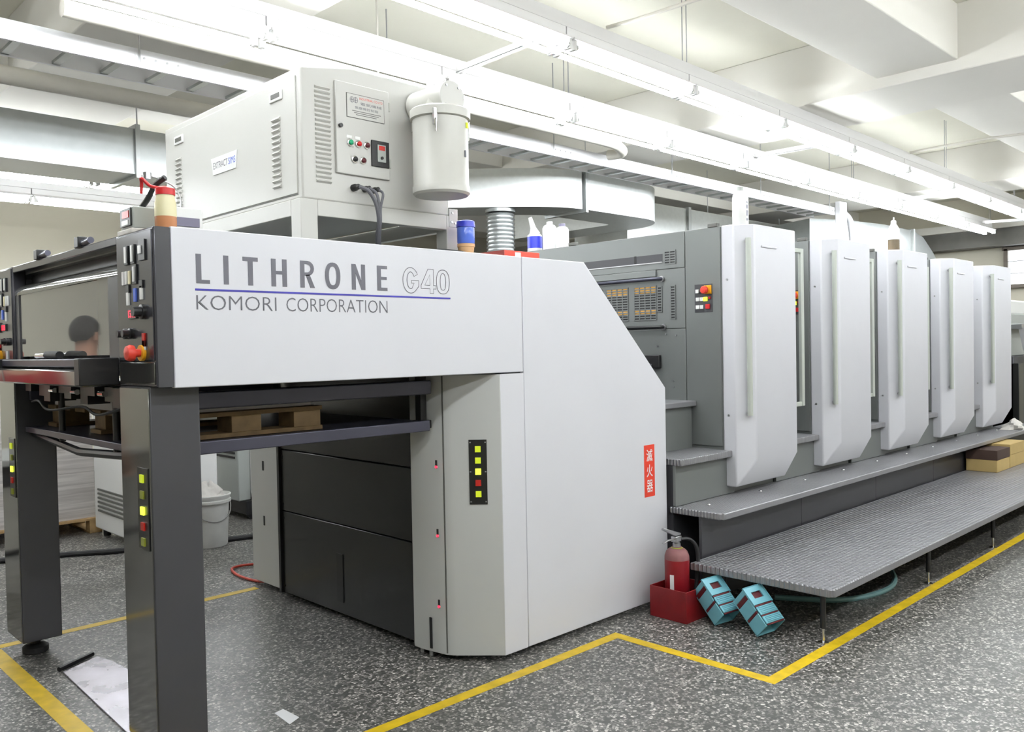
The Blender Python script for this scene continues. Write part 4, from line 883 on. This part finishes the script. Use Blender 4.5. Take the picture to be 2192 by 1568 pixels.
pallet((0.85, 5.15, 0), 'wooden pallet under the tall paper stack behind the press', 0.9, 0.95)
ps = thing('paper_stack', 'tall stack of grey-white paper sheets on the rear pallet', 'paper', (0.85, 5.15, 0.1285))
for i, (z0, z1, dx) in enumerate(((0.1285, 0.52, 0.0), (0.521, 0.70, 0.006), (0.701, 1.02, -0.004), (1.021, 1.25, 0.004))): MB().box(0.42+dx, 1.26+dx, 4.72-dx, 5.6, z0, z1).build('ream_block', 'stack', ps)
ps2 = thing('paper_stack', 'second paper stack behind the tall one near the rear wall', 'paper', (0.6, 6.4, 0.0)); MB().box(0.1, 1.5, 6.1, 6.9, 0.0, 1.35).build('ream_block', 'stack', ps2)
# chillers
CH = thing('chiller_cabinet', 'tall white chiller cabinet with dark louvers near its base, beside the paper stack', 'cabinet', (1.55, 4.2, 0))
MB().box(1.22, 1.9, 3.75, 4.60, 0.06, 1.30).build('case', 'cream_panel', CH, 0.012)
for i in range(6): MB().box(1.210, 1.222, 3.80, 4.5, 0.21+i*0.035, 0.226+i*0.035).build('louver', 'louver_dark', CH, 0.001)
MB().box(1.213, 1.221, 4.03, 4.05, 0.75, 1.29).build('door_gap', 'louver_dark', CH)
for x in (1.28, 1.84):
    for y in (3.8, 4.5): MB().cyl((x, y, 0), (x, y, 0.06), 0.03).build('castor', 'black', CH)
C2 = thing('cooling_unit', 'white rounded cooling unit on black castors behind the bucket', 'machine', (2.7, 4.5, 0))
MB().box(2.42, 3.3, 4.10, 4.9, 0.17, 1.4).build('case', 'cream_panel', C2, 0.06)
MB().box(2.30, 2.42, 4.2, 4.85, 0.17, 1.3).build('side_case', 'grey_device', C2, 0.01)
for i in range(7): MB().box(2.292, 2.302, 4.25, 4.8, 0.55+i*0.04, 0.57+i*0.04).build('louver', 'black', C2)
MB().box(2.35, 3.2, 4.15, 4.85, 0.05, 0.17).build('base', 'black', C2)
for x in (2.42, 3.1):
    for y in (4.2, 4.8): MB().cyl((x, y-0.02, 0.04), (x, y+0.02, 0.04), 0.04).build('castor', 'black', C2)
C3 = thing('rear_cabinet', 'pale panel cabinet standing behind the cooling unit', 'cabinet', (2.6, 5.6, 0))
MB().box(2.0, 3.6, 5.3, 5.9, 0.0, 1.7).build('case', 'wall', C3, 0.01); MB().box(2.78, 2.80, 5.295, 5.3, 0.05, 1.65).build('door_gap', 'louver_dark', C3)
# left edge: work table and spray bottle
TB = thing('work_table', 'grey work table with shelves at the left edge behind the far post', 'table', (-0.55, 3.6, 0))
MB().box(-1.2, 0.12, 3.2, 4.0, 0.80, 0.84).build('top', 'galv_light', TB, 0.004)
MB().box(-1.15, 0.08, 3.25, 3.95, 0.66, 0.80).build('drawer', 'charcoal', TB, 0.004)
for x in (-1.15, 0.04):
    for y in (3.25, 3.91): MB().box(x, x+0.04, y, y+0.04, 0.0, 0.80).build('leg', 'unit_grey', TB, 0.002)
SB = thing('spray_bottle', 'clear spray bottle with green liquid hung from the tray bar', 'bottle', (-0.245, 1.56, 1.19)); c_ = (-0.245, 1.56, 1.19)
MB().lathe(c_, [(0, 0), (0.04, 0), (0.042, 0.01), (0.042, 0.085), (0, 0.085)], 20).build('liquid', 'bottle_green', SB)
MB().lathe(c_, [(0.0425, 0.085), (0.04, 0.12), (0.016, 0.15), (0.016, 0.165), (0, 0.165)], 20).build('upper_body', 'clear_plastic', SB)
MB().box(c_[0]-0.05, c_[0]+0.02, c_[1]-0.012, c_[1]+0.012, c_[2]+0.165, c_[2]+0.19).build('trigger_head', 'white_plastic', SB, 0.004)
MB().tube([(c_[0]+0.01, c_[1], c_[2]+0.185), (c_[0]+0.02, c_[1], c_[2]+0.27), (c_[0]+0.055, c_[1], c_[2]+0.262)], 0.003, 6).build('hook', 'steel', SB)

# ------------------------------------------------------------------ operator, out of the frame, mirrored in the guard window
def skin(name, nodes, edges, m_, parent, sub=2):
    me = bpy.data.meshes.new(name); me.from_pydata([n[0] for n in nodes], edges, []); o = bpy.data.objects.new(name, me); COL.objects.link(o); o.parent = parent
    sk = o.modifiers.new('skin', 'SKIN'); sk.use_smooth_shade = True
    me.skin_vertices.new() if not me.skin_vertices else None
    for i, n in enumerate(nodes):
        r = n[1]; me.skin_vertices[0].data[i].radius = r if isinstance(r, tuple) else (r, r); me.skin_vertices[0].data[i].use_root = (i == 0)
    sb = o.modifiers.new('sub', 'SUBSURF'); sb.levels = sub; sb.render_levels = sub
    me.materials.append(MATS[m_]); return o
PE = thing('person', 'person in a red shirt and dark trousers standing at the delivery end', 'person', (-0.66, 2.70, 0))
PE.rotation_euler = (0, 0, math.radians(60))      # local +Y is where the person looks
body = [((0, 0, 0.95), (0.15, 0.105)), ((0, 0.0, 1.12), (0.135, 0.095)), ((0, -0.01, 1.30), (0.16, 0.105)), ((0, -0.01, 1.41), (0.10, 0.075)), ((0, 0.0, 1.49), 0.055), ((0, 0.02, 1.56), (0.062, 0.07)), ((0, 0.025, 1.64), (0.072, 0.09)), ((0, 0.02, 1.70), (0.055, 0.07))]
be = [(i, i+1) for i in range(7)]
def limb(nodes, edges, root, pts):
    p = root
    for q in pts: nodes.append(q); edges.append((p, len(nodes)-1)); p = len(nodes)-1
    return p
for sg_ in (-1, 1):
    w_ = limb(body, be, 3, [((sg_*0.17, -0.01, 1.39), 0.052), ((sg_*0.22, -0.02, 1.13), 0.04), ((sg_*0.21, 0.10, 0.93), 0.028), ((sg_*0.20, 0.14, 0.86), (0.034, 0.018)), ((sg_*0.20, 0.16, 0.82), (0.034, 0.014))])
    for k in range(4): limb(body, be, w_, [((sg_*(0.175+0.017*k), 0.175, 0.775), 0.0085), ((sg_*(0.176+0.016*k), 0.165, 0.735-(0.01 if k in (1, 2) else 0)), 0.008)])
    limb(body, be, w_-1, [((sg_*0.165, 0.17, 0.83), 0.0095), ((sg_*0.155, 0.185, 0.795), 0.008)])
    limb(body, be, 0, [((sg_*0.095, 0, 0.86), 0.088), ((sg_*0.10, 0.01, 0.48), 0.058), ((sg_*0.10, -0.02, 0.10), 0.038), ((sg_*0.10, 0.06, 0.035), (0.04, 0.03)), ((sg_*0.10, 0.13, 0.025), (0.04, 0.02))])
bo_ = skin('body', body, be, 'skin', PE)
sh = [((0, 0, 0.93), (0.165, 0.12)), ((0, 0, 1.12), (0.15, 0.11)), ((0, -0.01, 1.30), (0.172, 0.118)), ((0, -0.01, 1.41), (0.11, 0.088)), ((0, -0.003, 1.455), (0.062, 0.06))]; se = [(0, 1), (1, 2), (2, 3), (3, 4)]
for sg_ in (-1, 1): limb(sh, se, 3, [((sg_*0.17, -0.01, 1.39), 0.064), ((sg_*0.215, -0.02, 1.17), 0.054)])
skin('shirt', sh, se, 'shirt', PE)
tr = [((0, 0, 0.95), (0.155, 0.115)), ((0, 0, 0.90), (0.15, 0.11))]; te = [(0, 1)]
for sg_ in (-1, 1): limb(tr, te, 1, [((sg_*0.095, 0, 0.84), 0.098), ((sg_*0.10, 0.01, 0.48), 0.072), ((sg_*0.10, -0.01, 0.09), 0.062)])
skin('trousers', tr, te, 'trousers', PE)
for sg_ in (-1, 1):
    skin('shoe', [((sg_*0.10, -0.04, 0.04), (0.042, 0.038)), ((sg_*0.10, 0.07, 0.035), (0.046, 0.033)), ((sg_*0.10, 0.15, 0.03), (0.04, 0.026))], [(0, 1), (1, 2)], 'shoe', PE)
    MB().lathe((sg_*0.076, 0.01, 1.62), [(0.0, -0.03), (0.012, -0.026), (0.016, 0.0), (0.014, 0.022), (0.0, 0.03)], 10).build('ear', 'skin', bo_, local=True)
    MB().lathe((sg_*0.030, 0.105, 1.635), [(0.0, -0.009), (0.009, 0.0), (0.0, 0.009)], 10).build('eye', 'black', bo_, local=True)
hv = MB(); n_ = 20; rings = 9; vs = []
for j in range(rings+1):
    th = j/rings
    for i in range(n_):
        a = 2*PI*i/n_; u = 0.5+0.5*math.sin(a); cut = 2.15-1.35*u**1.5+0.06*math.sin(7*a)
        t2 = th*cut; r = math.sin(min(t2, PI)); vs.append((0.086*r*math.cos(a), 0.012+0.103*r*math.sin(a), 1.645+0.105*math.cos(t2)))
hv.add(vs, [(j*n_+i, j*n_+(i+1) % n_, (j+1)*n_+(i+1) % n_, (j+1)*n_+i) for j in range(rings) for i in range(n_)]); hv.build('hair', 'hair', PE, local=True, smooth=True)
MB().add([(-0.012, 0.108, 1.60), (0.012, 0.108, 1.60), (0, 0.112, 1.645), (0, 0.135, 1.603), (0, 0.11, 1.592)], [(0, 3, 2), (3, 1, 2), (0, 4, 3), (4, 1, 3), (0, 2, 1, 4)]).build('nose', 'skin', bo_, local=True)
MB().box(-0.022, 0.022, 0.095, 0.108, 1.566, 1.572).build('mouth', 'maroon', bo_, 0.002, local=True)

# ------------------------------------------------------------------ ceiling services
def ordn(i): return ['first', 'second', 'third', 'fourth', 'fifth', 'sixth', 'seventh', 'eighth', 'ninth', 'tenth', 'eleventh', 'twelfth', 'thirteenth', 'fourteenth', 'fifteenth', 'sixteenth'][i]
FL = 1.25
def make_fixture():
    F = thing('fluorescent_fixture', '', 'ceiling light', (0, 0, 0))
    # local: along +X 0..FL, tubes at z=0, housing above
    MB().prism([(-0.035, 0.075), (0.035, 0.075), (0.035, 0.02), (0.094, -0.002), (0.094, -0.012), (-0.094, -0.012), (-0.094, -0.002), (-0.035, 0.02)], 'x', 0.005, FL-0.005).build('housing', 'fixture', F, 0.0, local=True)
    for y in (-0.074, 0.074):
        t = MB().cyl((0.045, y, -0.05), (FL-0.045, y, -0.05), 0.0165, n=8).build('tube', 'tube', F, local=True)
        for x in (0.03, FL-0.045): MB().cyl((x, y, -0.05), (x+0.015, y, -0.05), 0.017, n=12).build('tube_cap', 'tube_cap', F, local=True)
        for x in (0.012, FL-0.034): MB().box(x, x+0.022, min(y*0.5, y+0.014*(1 if y > 0 else -1)), max(y*0.5, y+0.014*(1 if y > 0 else -1)), -0.07, -0.012).build('lamp_holder', 'white_plastic', F, 0.003, local=True)
    return F
fx0 = make_fixture()
index_kids()
def row(y, z, x0, n, name, group, slope=0.0, rods=True):
    for i in range(n):
        f_ = copy_tree(fx0) if not row.first else fx0
        row.first = False
        f_.location = (x0+i*FL, y, z+slope*(i*FL)); f_.rotation_euler = (0, -math.atan(slope), 0)
        tag(f_, 'twin-tube fluorescent fixture, %s from the left in the %s' % (ordn(i), name), 'ceiling light', group)
    # carrier channel with hanger rods
    x1 = x0+n*FL; zt = z+0.079
    ch = thing('carrier_channel', 'white steel carrier channel above the %s' % name, 'light channel', (x0, y, zt))
    L = x1-x0; dz = slope*L
    MB().add([(0,-0.03,0),(L,-0.03,dz),(L,0.03,dz),(0,0.03,0),(0,-0.03,0.075),(L,-0.03,dz+0.075),(L,0.03,dz+0.075),(0,0.03,0.075)], [(0,3,2,1),(4,5,6,7),(0,1,5,4),(1,2,6,5),(2,3,7,6),(3,0,4,7)]).build('channel', 'fixture', ch, local=True)
    for i in range(0, n+1, 1):
        if i % 2: continue
        xr = i*FL; X_ = x0+xr
        top = 3.9
        for b0 in (-4.4, 0.5, 5.36, 10.27):
            if b0 < X_ < b0+0.93: top = 3.42
        for b0 in (-5.2, -0.8, 3.9, 7.9):
            if b0 < y < b0+0.58: top = min(top, 3.5)
        if top-zt > 0.08:
            for dx in (-0.025, 0.025): MB().cyl((xr+dx, 0, slope*xr+0.07), (xr+dx, 0, top-zt), 0.004, n=6).build('hanger_rod', 'steel', ch, local=True)
row.first = True
row(0.42, 3.3188, -1.25, 11, 'ceiling row above the press front', 'front row fluorescent fixtures', -0.0105)
row(1.40, 3.280, -1.37, 12, 'ceiling row above the press middle', 'middle row fluorescent fixtures', -0.004)
row(-2.1, 3.32, -2.5, 11, 'ceiling row above the aisle', 'aisle row fluorescent fixtures')
row(-4.3, 3.32, -3.75, 12, 'ceiling row beyond the aisle', 'outer aisle fluorescent fixtures')
row(5.0, 3.05, -3.6, 6, 'rear ceiling row', 'rear row fluorescent fixtures')
row(6.8, 3.15, -4.85, 7, 'rearmost ceiling row', 'rearmost row fluorescent fixtures')
# slotted struts between the two rows
for i, x in enumerate((-1.2, 2.46, 6.25, 9.9, 13.0)):
    s = thing('slotted_strut', 'white slotted strut bridging the two light rows, %s from the left' % ordn(i), 'strut', (x, 0.9, 3.36), 'slotted struts between light rows')
    zA = 3.3188-0.0105*(x+1.25)+0.04; zB = 3.280-0.004*(x+1.37)+0.04
    def seg(a, b, off, w):
        z0 = zA+(zB-zA)*(a-0.44)/0.94; z1 = zA+(zB-zA)*(b-0.44)/0.94
        return [(x+off, a, z0), (x+off+w, a, z0), (x+off+w, b, z1), (x+off, b, z1)]
    def slab(a, b, off, w, h, hz):
        q = seg(a, b, off, w); vs = [(p[0], p[1], p[2]+hz) for p in q] + [(p[0], p[1], p[2]+hz+h) for p in q]
        return MB().add(vs, [(0,3,2,1),(4,5,6,7),(0,1,5,4),(1,2,6,5),(2,3,7,6),(3,0,4,7)])
    slab(0.5, 1.32, 0.0, 0.003, 0.04, 0.0).build('web', 'fixture', s)
    slab(0.5, 1.32, 0.0, 0.012, 0.004, 0.0).build('flange', 'fixture', s); slab(0.5, 1.32, 0.028, 0.012, 0.004, 0.0).build('flange', 'fixture', s)
    for k in range(10): slab(0.5+k*0.082, 0.53+k*0.082, 0.011, 0.018, 0.004, 0.0).build('slot_bridge', 'fixture', s)

# cable tray (ladder)
CT = thing('cable_tray', 'white ladder cable tray with grey rungs hanging behind the lights', 'cable tray', (3, 2.1, 3.13))
for y in (2.0, 2.28): MB().box(-5.5, 9.45, y, y+0.006, 3.128, 3.23).build('side_rail', 'tray_white', CT, 0.001); MB().box(-5.5, 9.45, y-0.012 if y > 2.1 else y, y+0.006 if y > 2.1 else y+0.018, 3.126, 3.13).build('rail_flange', 'tray_white', CT)
for i in range(58): MB().box(-5.3+i*0.255, -5.26+i*0.255, 2.006, 2.28, 3.132, 3.15).build('rung', 'galv', CT)
MB().box(-5.5, 9.45, 2.018, 2.06, 3.151, 3.18).build('cable_bundle', 'rubber', CT)
for i in range(9):
    x = -4.5+i*1.72
    jp = MB().box(x, x+0.3, 1.996, 2.0, 3.135, 3.225).build('joint_plate', 'tray_white', CT, 0.001)
    for k in range(4): MB().lathe((x+0.05+k*0.065, 1.996, 3.18), [(0.007, 0), (0.007, -0.003), (0, -0.003)], 8, 'y').build('bolt', 'steel', jp)
    MB().cyl((x+0.02, 1.985, 3.15), (x+0.02, 1.985, 3.9 if not (0.4 < x < 1.5 or 5.3 < x < 6.3) else 3.42), 0.005, n=6).build('hanger_rod', 'steel', CT)
# white trunking dropping from the tray
t_ = thing('cable_riser', 'white vertical cable riser at the far end of the tray', 'cable riser', (9.53, 1.96, 2.236)); MB().box(9.45, 9.65, 1.925, 1.99, 2.236, 3.30).build('duct', 'tray_white', t_, 0.006)
MB().tube(smoothpath([(9.75, 2.02, 3.2), (9.95, 2.02, 3.1), (10.02, 2.02, 2.8), (10.02, 2.02, 2.3)], 6), 0.04, 10).build('flexible_conduit', 'tray_white', CT)

# ducts
def sweep_duct(path, hw, z0, z1, name, m_, parent):
    P_ = [Vector((p[0], p[1], 0)) for p in path]; vs = []
    for i, p in enumerate(P_):
        d = (P_[min(i+1, len(P_)-1)]-P_[max(i-1, 0)]).normalized(); n = Vector((-d.y, d.x, 0))
        for s_, z in ((1, z0), (-1, z0), (-1, z1), (1, z1)): q = p+n*hw*s_; vs.append((q.x, q.y, z))
    k = len(P_); fs = [(i*4+j, i*4+(j+1) % 4, (i+1)*4+(j+1) % 4, (i+1)*4+j) for i in range(k-1) for j in range(4)] + [(0,1,2,3), tuple((k-1)*4+j for j in (3,2,1,0))]
    return MB().add(vs, fs).build(name, m_, parent, smooth=True)
DU = thing('air_duct', 'large galvanised air duct with an S bend behind the press', 'duct', (3, 3.3, 2.82))
s1 = [(-5.5, 3.70), (1.8, 3.70), (3.55, 3.70)]; bend = [(3.55+1.5*t, 3.70-1.0*(3*t*t-2*t**3)) for t in [i/14 for i in range(1, 15)]]
sweep_duct([(-5.5, 3.70), (1.20, 3.70)], 0.25, 2.82, 3.15, 'duct_section', 'galv', DU)
sweep_duct([(1.22, 3.70), (3.55, 3.70)], 0.25, 2.82, 3.15, 'duct_section', 'galv', DU)
sweep_duct([(3.55, 3.70)]+bend, 0.25, 2.82, 3.18, 'duct_bend', 'galv_light', DU)
endp = [(5.07, 2.70), (6.0, 2.70)] + [(6.0+0.32*math.sin(a), 3.02-0.32*math.cos(a)) for a in [PI/2*i/8 for i in range(1, 9)]] + [(6.32, 4.45)]
sweep_duct(endp, 0.25, 2.82, 3.18, 'duct_section', 'galv_light', DU)
for x, y, o in ((1.21, 3.70, 0), (5.06, 2.70, 0)): MB().box(x-0.018, x+0.018, y-0.275, y+0.275, 2.79, 3.21 if x > 3 else 3.18).build('flange', 'galv', DU, 0.002)
for x in (-2.5, 1.21, 5.06): MB().cyl((x, 3.44 if x < 3 else 2.44, 2.80), (x, 3.44 if x < 3 else 2.44, 3.9), 0.005, n=6).build('hanger_rod', 'steel', DU)
D2 = thing('plenum_duct', 'grey galvanised plenum duct with raised seams behind the towers', 'duct', (10, 3.6, 2.0))
for i in range(4): MB().box(7.0+i*1.3, 8.28+i*1.3, 3.45, 4.3, 2.0, 3.28).build('panel_section', 'galv_light', D2, 0.004); MB().box(8.27+i*1.3, 8.33+i*1.3, 3.42, 4.3, 1.98, 3.3).build('raised_seam', 'galv', D2, 0.002)
for x in (7.3, 9.0, 11.0): MB().cyl((x, 3.6, 3.27), (x, 3.6, 3.9), 0.006, n=6).build('hanger_rod', 'steel', D2)
D3 = thing('curved_duct', 'curved silver duct dropping behind the fourth and fifth towers', 'duct', (12, 2.8, 2.3))
sweep_duct([(10.2, 3.0), (10.8, 2.75), (11.6, 2.62), (12.6, 2.62)], 0.4, 2.3, 3.22, 'duct_bend', 'galv', D3)
MB().box(12.6, 12.66, 2.18, 3.06, 2.28, 3.24).build('flange', 'galv_light', D3, 0.002)
MB().prism([(12.66, 2.3), (14.3, 2.3), (14.3, 2.62), (13.9, 2.70), (13.5, 2.95), (13.1, 3.15), (12.66, 3.22)], 'y', 2.22, 3.02).build('drop_section', 'galv', D3)
FH = thing('flexible_hose', 'ribbed grey flexible ventilation hose hanging under the duct', 'hose', (4.35, 2.95, 1.9))
prof = []
for i in range(23): z = 1.9+i*0.0385; prof += [(0.125, z), (0.14, z+0.013), (0.125, z+0.026)]
MB().lathe((4.40, 2.95, 0), prof, 24).build('ribbed_hose', 'galv', FH); MB().lathe((4.40, 2.95, 0), [(0.145, 2.785), (0.145, 2.815)], 24).build('collar', 'galv', FH)
# pipes under the ceiling on the left
tag(MB().cyl((-5.5, 3.22, 3.30), (2.5, 3.22, 3.30), 0.06, n=20).build('drain_pipe', 'pipe_white'), 'cream drain pipe running along the top of the duct on the left', 'pipe')
tag(MB().tube(smoothpath([(0.2, 1.72, 3.25), (2.6, 1.72, 3.25), (4.4, 1.72, 3.25), (4.7, 1.74, 3.23), (4.8, 1.80, 3.21), (4.78, 1.93, 3.21)], 8), 0.045, 14).build('condensate_pipe', 'pipe_white'), 'white pipe with an elbow below the middle light row', 'pipe')
tag(MB().tube([(2.85, 0.37, 3.43), (2.9, 0.2, 3.44), (2.98, -0.35, 3.46), (3.0, -0.9, 3.47)], 0.012, 8).build('conduit', 'pipe_white'), 'thin white conduit slanting from the first light row to the ceiling', 'conduit')
tag(MB().tube(smoothpath([(7.6, 0.37, 3.37), (7.7, 0.1, 3.40), (7.8, -0.3, 3.42), (7.85, -0.9, 3.40)], 5), 0.012, 8).build('conduit', 'pipe_white'), 'thin grey conduit arching beyond the ceiling beam on the right', 'conduit')
SR = thing('ceiling_rose', 'round grey ceiling plate with a thin drop rod', 'ceiling plate', (1.6, 2.2, 3.9)); MB().lathe((2.15, 1.75, 3.9), [(0.05, 0.0), (0.05, -0.012), (0.02, -0.03), (0, -0.03)], 18).build('plate', 'grey_device', SR); MB().cyl((2.15, 1.75, 3.28), (2.15, 1.75, 3.88), 0.007, n=8).build('drop_rod', 'pipe_white', SR)
bpy.context.view_layer.update()
